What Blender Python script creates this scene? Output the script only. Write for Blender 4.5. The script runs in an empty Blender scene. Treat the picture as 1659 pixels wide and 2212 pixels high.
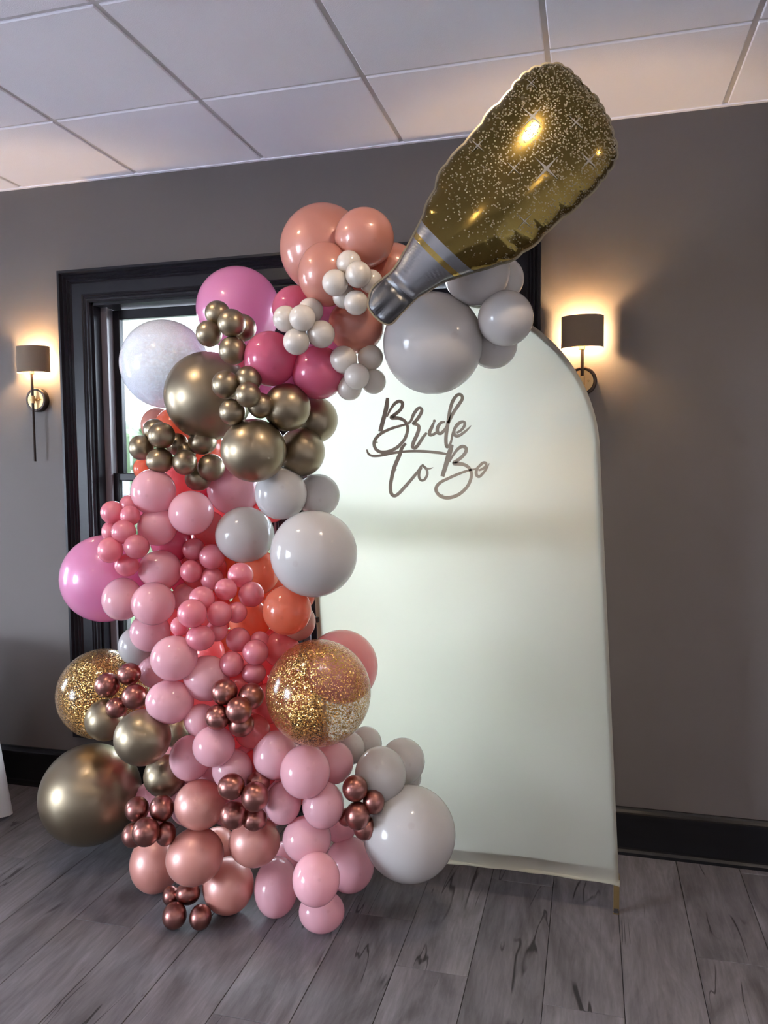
import bpy, bmesh, math, random
import numpy as np
from mathutils import Vector, Matrix

random.seed(7)
sc = bpy.context.scene
COL = sc.collection
PI = math.pi

# ---------------------------------------------------------------- camera
IW, IH, FPX = 1659.0, 2212.0, 1678.43
CAM = np.array([0.25513, -3.18025, 1.57429])
YAW, PITCH, ROLL = 0.260435, 0.064331, -0.0090969
HC = 2.8716                                   # ceiling height
def cam_axes():
    cy, sy, cp, sp = math.cos(YAW), math.sin(YAW), math.cos(PITCH), math.sin(PITCH)
    fw = np.array([-sy * cp, cy * cp, -sp]); rt = np.array([cy, sy, 0.0]); up = np.cross(rt, fw)
    c, s = math.cos(ROLL), math.sin(ROLL)
    return c * rt + s * up, -s * rt + c * up, fw
RT, UP, FW = cam_axes()
cd = bpy.data.cameras.new('camera'); cam = bpy.data.objects.new('camera', cd); COL.objects.link(cam)
cd.sensor_fit = 'HORIZONTAL'; cd.sensor_width = 36.0; cd.lens = 36.0 * FPX / IW
cd.clip_start = 0.05; cd.clip_end = 200
cam.matrix_world = Matrix(((RT[0], UP[0], -FW[0], CAM[0]), (RT[1], UP[1], -FW[1], CAM[1]), (RT[2], UP[2], -FW[2], CAM[2]), (0, 0, 0, 1)))
sc.camera = cam
def ray(x, y): return FW + RT * (x - IW / 2) / FPX - UP * (y - IH / 2) / FPX
def on_y(x, y, yy):
    d = ray(x, y); return CAM + d * (yy - CAM[1]) / d[1]

# ---------------------------------------------------------------- world, exposure, render settings
SKY_STRENGTH = 7.0
EXPOSURE = 3.38
LAMP_SCONCE = 190.0
LAMP_CEILING = 60.0
w = bpy.data.worlds.new('overcast_sky'); sc.world = w; w.use_nodes = True
bg = w.node_tree.nodes['Background']
bg.inputs['Color'].default_value = (0.78, 0.86, 1.0, 1); bg.inputs['Strength'].default_value = SKY_STRENGTH
vs = sc.view_settings
vs.view_transform = 'Standard'; vs.look = 'None'; vs.gamma = 1.0; vs.use_curve_mapping = False; vs.exposure = EXPOSURE
cy = sc.cycles
cy.max_bounces = 14; cy.diffuse_bounces = 6; cy.glossy_bounces = 5; cy.transmission_bounces = 10; cy.transparent_max_bounces = 20
cy.sample_clamp_indirect = 6.0; cy.caustics_reflective = False; cy.caustics_refractive = False
cy.use_denoising = True

# ---------------------------------------------------------------- helpers
def link(o, parent=None):
    COL.objects.link(o)
    if parent is not None: o.parent = parent
    return o
def tag(o, label=None, cat=None, group=None, kind=None):
    if label: o['label'] = label
    if cat: o['category'] = cat
    if group: o['group'] = group
    if kind: o['kind'] = kind
    return o
def empty(name, loc=(0, 0, 0)):
    o = bpy.data.objects.new(name, None); o.location = loc; o.empty_display_size = 0.1
    return link(o)
def obj(name, bm, mat, parent=None, smooth=False):
    me = bpy.data.meshes.new(name)
    bmesh.ops.recalc_face_normals(bm, faces=bm.faces)
    bm.to_mesh(me); bm.free()
    if smooth: me.polygons.foreach_set('use_smooth', [True] * len(me.polygons))
    if mat: me.materials.append(mat)
    o = bpy.data.objects.new(name, me); link(o, parent)
    if parent is not None: o.matrix_parent_inverse = Matrix.Translation(-Vector(parent.location))
    return o
def pyobj(name, vs_, fs, mat, parent=None, smooth=False):
    me = bpy.data.meshes.new(name); me.from_pydata([tuple(map(float, v)) for v in vs_], [], fs); me.update()
    if smooth: me.polygons.foreach_set('use_smooth', [True] * len(me.polygons))
    if mat: me.materials.append(mat)
    o = bpy.data.objects.new(name, me); link(o, parent)
    if parent is not None: o.matrix_parent_inverse = Matrix.Translation(-Vector(parent.location))
    return o
def add_box(bm, x0, x1, y0, y1, z0, z1, bevel=0.0):
    r = bmesh.ops.create_cube(bm, size=1.0)
    for v in r['verts']:
        v.co = Vector((x0 + (v.co.x + .5) * (x1 - x0), y0 + (v.co.y + .5) * (y1 - y0), z0 + (v.co.z + .5) * (z1 - z0)))
    if bevel:
        es = list({e for v in r['verts'] for e in v.link_edges})
        bmesh.ops.bevel(bm, geom=es, offset=bevel, segments=2, affect='EDGES', profile=0.5)
def box_bm(*a, **k):
    bm = bmesh.new(); add_box(bm, *a, **k); return bm
def lathe(bm, prof, seg=32, axis='Z', origin=(0, 0, 0), a0=0.0, a1=2 * PI, cap=False):
    full = abs(a1 - a0 - 2 * PI) < 1e-6; n = seg if full else seg + 1
    rows = []
    for r, h in prof:
        row = []
        for i in range(n):
            a = a0 + (a1 - a0) * i / seg
            p = {'Z': (r * math.cos(a), r * math.sin(a), h), 'Y': (r * math.cos(a), h, r * math.sin(a)), 'X': (h, r * math.cos(a), r * math.sin(a))}[axis]
            row.append(bm.verts.new(Vector(p) + Vector(origin)))
        rows.append(row)
    for k in range(len(rows) - 1):
        for i in range(seg):
            j = (i + 1) % n
            try: bm.faces.new((rows[k][i], rows[k][j], rows[k + 1][j], rows[k + 1][i]))
            except ValueError: pass
    if cap:
        bm.faces.new(rows[0]); bm.faces.new(rows[-1])
def lathe_bm(*a, **k):
    bm = bmesh.new(); lathe(bm, *a, **k); bmesh.ops.remove_doubles(bm, verts=bm.verts, dist=1e-6); return bm

# ---------------------------------------------------------------- materials
def skin_fresnel(N, L, ior):
    """Gloss weight of a thin skin: reflects on its outer face only."""
    fr = N('ShaderNodeFresnel', IOR=ior); ge = N('ShaderNodeNewGeometry')
    om = N('ShaderNodeMath', operation='SUBTRACT'); om.inputs[0].default_value = 1.0; L(ge.outputs['Backfacing'], om.inputs[1])
    mu = N('ShaderNodeMath', operation='MULTIPLY'); L(fr.outputs[0], mu.inputs[0]); L(om.outputs[0], mu.inputs[1])
    return mu
def mat(name):
    m = bpy.data.materials.new(name); m.use_nodes = True
    nt = m.node_tree; nt.nodes.clear()
    out = nt.nodes.new('ShaderNodeOutputMaterial')
    def N(t, **kw):
        n = nt.nodes.new(t)
        for k, v in kw.items():
            if k in n.inputs.keys(): n.inputs[k].default_value = v
            else: setattr(n, k, v)
        return n
    return m, nt, N, nt.links.new, out
def rgb(c): return (c[0], c[1], c[2], 1)
def principled(name, color, rough=0.5, metal=0.0, coat=0.0, bump=None, var=None, spec=0.5):
    m, nt, N, L, out = mat(name)
    b = N('ShaderNodeBsdfPrincipled'); b.inputs['Base Color'].default_value = rgb(color)
    b.inputs['Roughness'].default_value = rough; b.inputs['Metallic'].default_value = metal
    b.inputs['Coat Weight'].default_value = coat; b.inputs['Specular IOR Level'].default_value = spec
    tc = N('ShaderNodeTexCoord')
    if var:
        sc_, amt = var
        nz = N('ShaderNodeTexNoise', Scale=sc_, Detail=4.0)
        L(tc.outputs['Object'], nz.inputs['Vector'])
        mx = N('ShaderNodeMixRGB'); mx.inputs[1].default_value = rgb([c * (1 - amt) for c in color]); mx.inputs[2].default_value = rgb([min(1, c * (1 + amt)) for c in color])
        L(nz.outputs['Fac'], mx.inputs[0]); L(mx.outputs[0], b.inputs['Base Color'])
    if bump:
        sc_, st = bump
        nz = N('ShaderNodeTexNoise', Scale=sc_, Detail=3.0); L(tc.outputs['Object'], nz.inputs['Vector'])
        bp = N('ShaderNodeBump', Strength=st, Distance=0.002); L(nz.outputs['Fac'], bp.inputs['Height']); L(bp.outputs[0], b.inputs['Normal'])
    L(b.outputs[0], out.inputs['Surface'])
    return m
def latex(name, color, trans, pearl=0.0, rough=0.14, nub=True):
    """Inflated rubber: diffuse + light passing through the skin, a soft gloss, darker thick rubber at the crown."""
    m, nt, N, L, out = mat(name)
    tc = N('ShaderNodeTexCoord'); oi = N('ShaderNodeObjectInfo')
    hsv = N('ShaderNodeHueSaturation', Color=rgb(color))
    mr = N('ShaderNodeMapRange'); mr.inputs['To Min'].default_value = 0.94; mr.inputs['To Max'].default_value = 1.05
    L(oi.outputs['Random'], mr.inputs['Value']); L(mr.outputs[0], hsv.inputs['Value'])
    # thick dark spot of rubber at the crown (object +Z pole)
    dist = N('ShaderNodeVectorMath', operation='DISTANCE'); dist.inputs[1].default_value = (0, 0, 1.0)
    L(tc.outputs['Object'], dist.inputs[0])
    sp = N('ShaderNodeMapRange'); sp.inputs['From Min'].default_value = 0.05; sp.inputs['From Max'].default_value = 0.09
    sp.inputs['To Min'].default_value = 0.20; sp.inputs['To Max'].default_value = 0.0
    L(dist.outputs['Value'], sp.inputs['Value'])
    mx = N('ShaderNodeMixRGB'); mx.inputs[2].default_value = rgb([color[0] * .72, color[1] * .6, color[2] * .6])
    L(sp.outputs[0], mx.inputs[0]); L(hsv.outputs[0], mx.inputs[1])
    d = N('ShaderNodeBsdfDiffuse'); t = N('ShaderNodeBsdfTranslucent')
    L(mx.outputs[0], d.inputs['Color']); L(mx.outputs[0], t.inputs['Color'])
    m1 = N('ShaderNodeMixShader'); m1.inputs[0].default_value = trans
    L(d.outputs[0], m1.inputs[1]); L(t.outputs[0], m1.inputs[2])
    base = m1.outputs[0]
    if pearl:
        g2 = N('ShaderNodeBsdfGlossy', Roughness=0.42); g2.inputs['Color'].default_value = rgb([min(1, c * .6 + .35) for c in color])
        m3 = N('ShaderNodeMixShader'); m3.inputs[0].default_value = pearl
        L(base, m3.inputs[1]); L(g2.outputs[0], m3.inputs[2]); base = m3.outputs[0]
    g = N('ShaderNodeBsdfGlossy', Roughness=rough)
    fr = skin_fresnel(N, L, 1.42)
    m2 = N('ShaderNodeMixShader'); L(fr.outputs[0], m2.inputs[0]); L(base, m2.inputs[1]); L(g.outputs[0], m2.inputs[2])
    L(m2.outputs[0], out.inputs['Surface'])
    return m
def chrome(name, color, rough=0.26):
    m, nt, N, L, out = mat(name)
    b = N('ShaderNodeBsdfPrincipled', Metallic=1.0, Roughness=rough); b.inputs['Base Color'].default_value = rgb(color)
    b.inputs['Coat Weight'].default_value = 0.25; b.inputs['Coat Roughness'].default_value = 0.12
    L(b.outputs[0], out.inputs['Surface'])
    return m
def glitter(name, flake, scale, cover, shell_tint, frost, flake_metal=1.0, patch=0.9, pass_light=.5):
    """Clear skin with loose flakes clinging to its inside; flakes thin out in patches and gather low."""
    m, nt, N, L, out = mat(name)
    tc = N('ShaderNodeTexCoord')
    nz = N('ShaderNodeTexNoise', Scale=1.6, Detail=2.0); L(tc.outputs['Object'], nz.inputs['Vector'])
    wob = N('ShaderNodeTexNoise', Scale=scale * .55, Detail=1.0); L(tc.outputs['Object'], wob.inputs['Vector'])
    wm = N('ShaderNodeVectorMath', operation='MULTIPLY_ADD'); wm.inputs[1].default_value = (1.6 / scale,) * 3
    L(wob.outputs['Color'], wm.inputs[0]); L(tc.outputs['Object'], wm.inputs[2])
    vo = N('ShaderNodeTexVoronoi', Scale=scale); L(wm.outputs[0], vo.inputs['Vector'])
    sep = N('ShaderNodeSeparateColor'); L(vo.outputs['Color'], sep.inputs[0])
    # threshold = cover + patchiness
    th = N('ShaderNodeMath', operation='MULTIPLY_ADD'); th.inputs[1].default_value = patch; th.inputs[2].default_value = cover - patch / 2
    L(nz.outputs['Fac'], th.inputs[0])
    lt = N('ShaderNodeMath', operation='LESS_THAN'); L(sep.outputs[0], lt.inputs[0]); L(th.outputs[0], lt.inputs[1])
    # each flake lies at its own angle
    geo = N('ShaderNodeNewGeometry')
    sub = N('ShaderNodeVectorMath', operation='SUBTRACT'); sub.inputs[1].default_value = (.5, .5, .5); L(vo.outputs['Color'], sub.inputs[0])
    scl = N('ShaderNodeVectorMath', operation='SCALE'); scl.inputs['Scale'].default_value = 1.1; L(sub.outputs[0], scl.inputs[0])
    ad = N('ShaderNodeVectorMath', operation='ADD'); L(geo.outputs['Normal'], ad.inputs[0]); L(scl.outputs[0], ad.inputs[1])
    nm = N('ShaderNodeVectorMath', operation='NORMALIZE'); L(ad.outputs[0], nm.inputs[0])
    fl = N('ShaderNodeBsdfPrincipled', Metallic=flake_metal, Roughness=0.3); fl.inputs['Base Color'].default_value = rgb(flake)
    L(nm.outputs[0], fl.inputs['Normal'])
    tr = N('ShaderNodeBsdfTransparent'); tr.inputs['Color'].default_value = rgb(shell_tint)
    df = N('ShaderNodeBsdfDiffuse'); df.inputs['Color'].default_value = rgb(flake)
    tl = N('ShaderNodeBsdfTranslucent'); tl.inputs['Color'].default_value = rgb([min(1, c + .2) for c in flake])
    dt = N('ShaderNodeMixShader'); dt.inputs[0].default_value = pass_light; L(df.outputs[0], dt.inputs[1]); L(tl.outputs[0], dt.inputs[2])
    sh = N('ShaderNodeMixShader'); sh.inputs[0].default_value = frost; L(tr.outputs[0], sh.inputs[1]); L(dt.outputs[0], sh.inputs[2])
    mx = N('ShaderNodeMixShader'); L(lt.outputs[0], mx.inputs[0]); L(sh.outputs[0], mx.inputs[1]); L((fl if flake_metal > 0 else dt).outputs[0], mx.inputs[2])
    g = N('ShaderNodeBsdfGlossy', Roughness=0.16); fr = skin_fresnel(N, L, 1.4)
    m2 = N('ShaderNodeMixShader'); L(fr.outputs[0], m2.inputs[0]); L(mx.outputs[0], m2.inputs[1]); L(g.outputs[0], m2.inputs[2])
    L(m2.outputs[0], out.inputs['Surface'])
    return m

M = {}
M['wall'] = principled('taupe_wall_paint', (0.125, 0.108, 0.102), 0.6, bump=(420, .12), var=(1.2, .03), spec=.3)
M['tile'] = principled('ceiling_tile', (0.88, 0.855, 0.91), 0.9, bump=(260, .35), var=(3, .03), spec=.1)
M['grid'] = principled('ceiling_grid', (0.62, 0.60, 0.62), 0.5)
M['trim'] = principled('dark_gloss_paint', (0.013, 0.012, 0.016), 0.32, spec=.2)
M['base'] = principled('black_gloss_paint', (0.007, 0.007, 0.009), 0.28, spec=.3)
M['jamb'] = principled('grey_jamb_liner', (0.16, 0.145, 0.155), 0.4)
M['plaster'] = principled('plain_wall_paint', (0.66, 0.63, 0.62), 0.7, bump=(300, .1))
M['outer'] = principled('outer_wall', (0.5, 0.45, 0.4), 0.9, var=(4, .1))
M['bronze'] = principled('dark_bronze', (0.035, 0.025, 0.022), 0.38, 0.7)
M['brass'] = principled('brushed_brass', (0.55, 0.37, 0.18), 0.45, 1.0)
M['shade'] = principled('shade_fabric_brown', (0.17, 0.122, 0.085), 0.85, bump=(500, .2))
M['lining'] = principled('shade_lining', (0.75, 0.62, 0.45), 0.7)
M['goldtube'] = principled('gold_tube', (0.52, 0.38, 0.17), 0.34, 1.0)
M['dark'] = principled('dark_plastic', (0.03, 0.025, 0.025), 0.45)
M['letter'] = principled('brown_acrylic', (0.33, 0.27, 0.20), 0.35)
M['wood'] = principled('table_wood', (0.2, 0.12, 0.07), 0.5)
M['grass'] = principled('paving_outside', (0.17, 0.165, 0.16), 0.95, var=(3, .3))
M['concrete'] = principled('pale_concrete', (0.50, 0.49, 0.51), 0.9, var=(2, .1))
M['leaf'] = principled('hedge_leaf', (0.33, 0.45, 0.27), 0.7, var=(14, .35))
M['white_plastic'] = principled('white_trim_ring', (0.75, 0.74, 0.72), 0.4)

def floor_mat():
    m, nt, N, L, out = mat('grey_vinyl_plank')
    geo = N('ShaderNodeNewGeometry'); oi = N('ShaderNodeObjectInfo')
    cmb = N('ShaderNodeCombineXYZ')
    r40 = N('ShaderNodeMath', operation='MULTIPLY'); r40.inputs[1].default_value = 37.0; L(oi.outputs['Random'], r40.inputs[0])
    L(r40.outputs[0], cmb.inputs[0]); L(r40.outputs[0], cmb.inputs[1])
    ad = N('ShaderNodeVectorMath', operation='ADD'); L(geo.outputs['Position'], ad.inputs[0]); L(cmb.outputs[0], ad.inputs[1])
    st = N('ShaderNodeVectorMath', operation='MULTIPLY'); st.inputs[1].default_value = (1.0, 0.10, 1.0); L(ad.outputs[0], st.inputs[0])
    grain = N('ShaderNodeTexNoise', Scale=70.0, Detail=6.0, Roughness=0.65, Distortion=0.6); L(st.outputs[0], grain.inputs['Vector'])
    st2 = N('ShaderNodeVectorMath', operation='MULTIPLY'); st2.inputs[1].default_value = (1.0, 0.28, 1.0); L(ad.outputs[0], st2.inputs[0])
    cloud = N('ShaderNodeTexNoise', Scale=7.0, Detail=5.0, Roughness=0.6, Distortion=1.2); L(st2.outputs[0], cloud.inputs['Vector'])
    cr = N('ShaderNodeValToRGB'); e = cr.color_ramp.elements
    e[0].position = .30; e[0].color = (0.092, 0.085, 0.091, 1); e[1].position = .72; e[1].color = (0.218, 0.205, 0.222, 1)
    L(cloud.outputs['Fac'], cr.inputs[0])
    gm = N('ShaderNodeMapRange'); gm.inputs['From Min'].default_value = .3; gm.inputs['From Max'].default_value = .7; gm.inputs['To Min'].default_value = .72; gm.inputs['To Max'].default_value = 1.15
    L(grain.outputs['Fac'], gm.inputs['Value'])
    pv = N('ShaderNodeMapRange'); pv.inputs['To Min'].default_value = .80; pv.inputs['To Max'].default_value = 1.14; L(oi.outputs['Random'], pv.inputs['Value'])
    mu = N('ShaderNodeMath', operation='MULTIPLY'); L(gm.outputs[0], mu.inputs[0]); L(pv.outputs[0], mu.inputs[1])
    # long dark checks (splits) along the grain
    st3 = N('ShaderNodeVectorMath', operation='MULTIPLY'); st3.inputs[1].default_value = (1.0, 0.16, 1.0); L(ad.outputs[0], st3.inputs[0])
    wv = N('ShaderNodeTexNoise', Scale=9.0, Detail=2.0, Distortion=0.8); L(st3.outputs[0], wv.inputs['Vector'])
    ab = N('ShaderNodeMath', operation='SUBTRACT'); ab.inputs[1].default_value = .5; L(wv.outputs['Fac'], ab.inputs[0])
    ab2 = N('ShaderNodeMath', operation='ABSOLUTE'); L(ab.outputs[0], ab2.inputs[0])
    ck = N('ShaderNodeMapRange'); ck.inputs['From Min'].default_value = .004; ck.inputs['From Max'].default_value = .014; ck.inputs['To Min'].default_value = 1; ck.inputs['To Max'].default_value = 0
    L(ab2.outputs[0], ck.inputs['Value'])
    mk = N('ShaderNodeTexNoise', Scale=2.6, Detail=1.0); L(ad.outputs[0], mk.inputs['Vector'])
    mk2 = N('ShaderNodeMapRange'); mk2.inputs['From Min'].default_value = .56; mk2.inputs['From Max'].default_value = .60; L(mk.outputs['Fac'], mk2.inputs['Value'])
    cm = N('ShaderNodeMath', operation='MULTIPLY'); L(ck.outputs[0], cm.inputs[0]); L(mk2.outputs[0], cm.inputs[1])
    dk = N('ShaderNodeMapRange'); dk.inputs['To Min'].default_value = 1.0; dk.inputs['To Max'].default_value = .25; L(cm.outputs[0], dk.inputs['Value'])
    mu2 = N('ShaderNodeMath', operation='MULTIPLY'); L(mu.outputs[0], mu2.inputs[0]); L(dk.outputs[0], mu2.inputs[1])
    vm = N('ShaderNodeVectorMath', operation='SCALE'); L(cr.outputs[0], vm.inputs[0]); L(mu2.outputs[0], vm.inputs['Scale'])
    b = N('ShaderNodeBsdfPrincipled', Roughness=0.5); b.inputs['Specular IOR Level'].default_value = .35
    L(vm.outputs[0], b.inputs['Base Color'])
    bp = N('ShaderNodeBump', Strength=.25, Distance=.002); L(mu2.outputs[0], bp.inputs['Height']); L(bp.outputs[0], b.inputs['Normal'])
    L(b.outputs[0], out.inputs['Surface'])
    return m
M['floor'] = floor_mat()

def glass_mat(name, tint):
    m, nt, N, L, out = mat(name)
    t = N('ShaderNodeBsdfTransparent'); t.inputs['Color'].default_value = rgb(tint)
    g = N('ShaderNodeBsdfGlossy', Roughness=.02)
    fr = skin_fresnel(N, L, 1.3); mx = N('ShaderNodeMixShader')
    L(fr.outputs[0], mx.inputs[0]); L(t.outputs[0], mx.inputs[1]); L(g.outputs[0], mx.inputs[2]); L(mx.outputs[0], out.inputs['Surface'])
    return m
M['glass'] = glass_mat('window_glass', (.95, .97, .97)); M['dimmed_glass'] = glass_mat('sky_dimming_glass', (.54, .55, .55))  # grey of the back window panes is added to dim the sky behind
def cloth_mat(name, color, trans, wv=900):
    m, nt, N, L, out = mat(name)
    tc = N('ShaderNodeTexCoord')
    nz = N('ShaderNodeTexNoise', Scale=3.0, Detail=3.0); L(tc.outputs['Object'], nz.inputs['Vector'])
    mx = N('ShaderNodeMixRGB'); mx.inputs[1].default_value = rgb([c * .97 for c in color]); mx.inputs[2].default_value = rgb(color); L(nz.outputs['Fac'], mx.inputs[0])
    d = N('ShaderNodeBsdfDiffuse'); t = N('ShaderNodeBsdfTranslucent'); s = N('ShaderNodeMixShader'); s.inputs[0].default_value = trans
    L(mx.outputs[0], d.inputs['Color']); L(mx.outputs[0], t.inputs['Color'])
    n2 = N('ShaderNodeTexNoise', Scale=wv); L(tc.outputs['Object'], n2.inputs['Vector'])
    bp = N('ShaderNodeBump', Strength=.08, Distance=.001); L(n2.outputs['Fac'], bp.inputs['Height'])
    L(bp.outputs[0], d.inputs['Normal'])
    L(d.outputs[0], s.inputs[1]); L(t.outputs[0], s.inputs[2]); L(s.outputs[0], out.inputs['Surface'])
    return m
M['fabric'] = cloth_mat('ivory_stretch_fabric', (0.85, 0.82, 0.70), 0.76)
M['linen'] = cloth_mat('white_table_linen', (0.85, 0.85, 0.86), 0.12)
def emit(name, color, s):
    m, nt, N, L, out = mat(name)
    e = N('ShaderNodeEmission', Strength=s); e.inputs['Color'].default_value = rgb(color); L(e.outputs[0], out.inputs['Surface'])
    return m
M['bulb'] = emit('warm_bulb', (1.0, 0.68, 0.36), LAMP_SCONCE)
M['downlight'] = emit('warm_downlight', (1.0, 0.78, 0.55), LAMP_CEILING)

# ================================================================= SETTING
XL, XR, YF, TW = -6.00, 3.20, -7.50, 0.20           # room: left, right, behind the camera, wall thickness
OX0, OX1, OZ0, OZ1 = -1.985, -0.085, 0.42, 2.32     # window opening in the back wall
def wall_with_hole(name, axis, plane, a0, a1, h0, h1, z0, z1, m):
    """A wall slab [a0..a1] x [0..ceiling] with an opening; axis X: runs along X at y=plane; axis Y: runs along Y at x=plane (thick outward)."""
    bm = bmesh.new()
    for (p0, p1, q0, q1) in ((a0, h0, 0, HC + .05), (h1, a1, 0, HC + .05), (h0, h1, 0, z0), (h0, h1, z1, HC + .05)):
        if axis == 'X': add_box(bm, p0, p1, plane, plane + TW, q0, q1)
        else: add_box(bm, plane - TW, plane, p0, p1, q0, q1)
    return tag(obj(name, bm, m), kind='structure')
wall_back = wall_with_hole('wall_back', 'X', 0.0, XL - TW, XR + TW, OX0, OX1, OZ0, OZ1, M['wall'])
SIDE = ((-1.78, -0.90), (-6.6, -4.4))                # two windows in the left wall, out of frame
bm = bmesh.new()
for (p0, p1, q0, q1) in ((YF, SIDE[1][0], 0, HC + .05), (SIDE[1][1], SIDE[0][0], 0, HC + .05), (SIDE[0][1], 0, 0, HC + .05)) + tuple(r for a, b in SIDE for r in ((a, b, 0, OZ0), (a, b, OZ1, HC + .05))):
    add_box(bm, XL - TW, XL, p0, p1, q0, q1)
tag(obj('wall_left', bm, M['plaster']), kind='structure')
tag(obj('wall_right', box_bm(XR, XR + TW, YF, 0, 0, HC + .05), M['plaster']), kind='structure')
tag(obj('wall_front', box_bm(XL - TW, XR + TW, YF - TW, YF, 0, HC + .05), M['plaster']), kind='structure')

# floor: substrate plus planks running towards the window wall
fl = tag(obj('floor', box_bm(XL, XR, YF, 0, -.06, -.004), M['base']), kind='structure')
PW, PL = 0.2286, 1.2192
pm = None
nx0, nx1 = -29, 15
X_OFF = 0.3605
for i in range(nx0, nx1):
    x0 = X_OFF + i * PW
    if x0 + PW < XL + .02 or x0 > XR - .02: continue
    off = (i * 0.417 + 0.11 * (i % 3)) % 1.0
    j = 0
    y1 = 0.0 - 0.002
    yb = YF
    y = -off * PL
    cuts = [y1] + [y - k * PL for k in range(0, 9)]
    cuts = sorted({max(c, YF) for c in cuts}, reverse=True)
    for a, b in zip(cuts[:-1], cuts[1:]):
        if a - b < 0.03: continue
        if x0 + PW > XR or x0 < XL: continue
        bm = bmesh.new(); L_ = a - b
        g = .0009
        lo = [(-PW / 2 + g, -L_ / 2 + g), (PW / 2 - g, -L_ / 2 + g), (PW / 2 - g, L_ / 2 - g), (-PW / 2 + g, L_ / 2 - g)]
        hi = [(sx * (PW / 2 - g - .0009), sy * (L_ / 2 - g - .0009)) for sx, sy in ((-1, -1), (1, -1), (1, 1), (-1, 1))]
        vb = [bm.verts.new((p[0], p[1], -.005)) for p in lo]; vm_ = [bm.verts.new((p[0], p[1], -.0012)) for p in lo]; vt = [bm.verts.new((p[0], p[1], 0)) for p in hi]
        for r0, r1 in ((vb, vm_), (vm_, vt)):
            for k in range(4): bm.faces.new((r0[k], r0[(k + 1) % 4], r1[(k + 1) % 4], r1[k]))
        bm.faces.new(vt)
        o = obj('plank', bm, M['floor']); o.location = (x0 + PW / 2, (a + b) / 2, 0); o.parent = fl

# ceiling: slab above, lay-in tiles and the metal grid between them
ce = tag(obj('ceiling', box_bm(XL, XR, YF, 0, HC + .02, HC + .10), M['grid']), kind='structure')
TS, CX0, CYA = 0.61, 0.10985, 0.57309
xs = sorted([XL, XR] + [CX0 + k * TS for k in range(-11, 6) if XL < CX0 + k * TS < XR])
ys = sorted([0.0, YF] + [-(CYA + k * TS) for k in range(0, 13) if -(CYA + k * TS) > YF])
tile_mesh = {}
for a, b in zip(xs[:-1], xs[1:]):
    for c, d in zip(ys[:-1], ys[1:]):
        key = (round(b - a, 3), round(d - c, 3))
        if key not in tile_mesh:
            bm = bmesh.new(); hx, hy = (b - a) / 2 - .009, (d - c) / 2 - .009
            def ring(h, k): return [bm.verts.new((sx * (hx - k), sy * (hy - k), h)) for sx, sy in ((-1, -1), (1, -1), (1, 1), (-1, 1))]
            r0, r1, r2 = ring(.016, 0), ring(.003, 0), ring(0, .003)
            for p, q in ((r0, r1), (r1, r2)):
                for k in range(4): bm.faces.new((p[k], p[(k + 1) % 4], q[(k + 1) % 4], q[k]))
            bm.faces.new(r2); bm.faces.new(r0)
            bmesh.ops.recalc_face_normals(bm, faces=bm.faces)
            me = bpy.data.meshes.new('ceiling_tile'); bm.to_mesh(me); bm.free(); me.materials.append(M['tile']); tile_mesh[key] = me
        o = bpy.data.objects.new('ceiling_tile', tile_mesh[key]); o.location = ((a + b) / 2, (c + d) / 2, HC); link(o, ce)
for x in xs[1:-1]: obj('grid_bar', box_bm(x - .012, x + .012, YF, 0, HC + .006, HC + .02), M['grid'], ce)
for y in ys[1:-1]: obj('grid_bar', box_bm(XL, XR, y - .012, y + .012, HC + .0065, HC + .02), M['grid'], ce)
tag(obj('trim_1', box_bm(XL, XR, -.016, -.0005, HC - .004, HC + .004), M['tile']), kind='structure')

# baseboard of the window wall: shoe moulding, board, cap
def extrude_x(name, prof, x0, x1, m, parent=None):
    bm = bmesh.new()
    A = [bm.verts.new((x0, y, z)) for y, z in prof]; B = [bm.verts.new((x1, y, z)) for y, z in prof]
    n = len(prof)
    for i in range(n): bm.faces.new((A[i], A[(i + 1) % n], B[(i + 1) % n], B[i]))
    bm.faces.new(A); bm.faces.new(B)
    return obj(name, bm, m, parent)
bb = tag(extrude_x('baseboard_back', [(0, 0), (-.034, 0), (-.033, .012), (-.027, .022), (-.018, .026), (-.018, .150), (-.026, .153), (-.026, .166), (-.020, .170), (-.012, .178), (-.008, .186), (0, .186)], XL, XR, M['base']), kind='structure')
bl = bmesh.new(); add_box(bl, XL, XL + .018, YF, -.035, 0, .17); add_box(bl, XL, XL + .026, YF, -.035, .153, .166)
tag(obj('baseboard_left', bl, M['base']), kind='structure')

# windows: casing, jambs, mullion, two double-hung pairs of sashes with panes
def frame_sweep(bm, x0, x1, z0, z1, prof):
    """prof: (outward offset, y) closed loop swept with mitres round the rectangle."""
    rows = []
    for (sx, sz, X, Z) in ((-1, -1, x0, z0), (1, -1, x1, z0), (1, 1, x1, z1), (-1, 1, x0, z1)):
        rows.append([bm.verts.new((X + sx * o, y, Z + sz * o)) for o, y in prof])
    n = len(prof)
    for k in range(4):
        a, b = rows[k], rows[(k + 1) % 4]
        for i in range(n): bm.faces.new((a[i], a[(i + 1) % n], b[(i + 1) % n], b[i]))
CASING = [(0.0, 0.0), (0.0, -.016), (.008, -.022), (.014, -.022), (.018, -.014), (.026, -.020), (.034, -.014), (.040, -.018), (.088, -.018), (.094, -.026), (.100, -.021), (.106, -.030), (.113, -.025), (.120, -.038), (.128, -.034), (.134, -.048), (.145, -.048), (.145, 0.0)]
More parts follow.
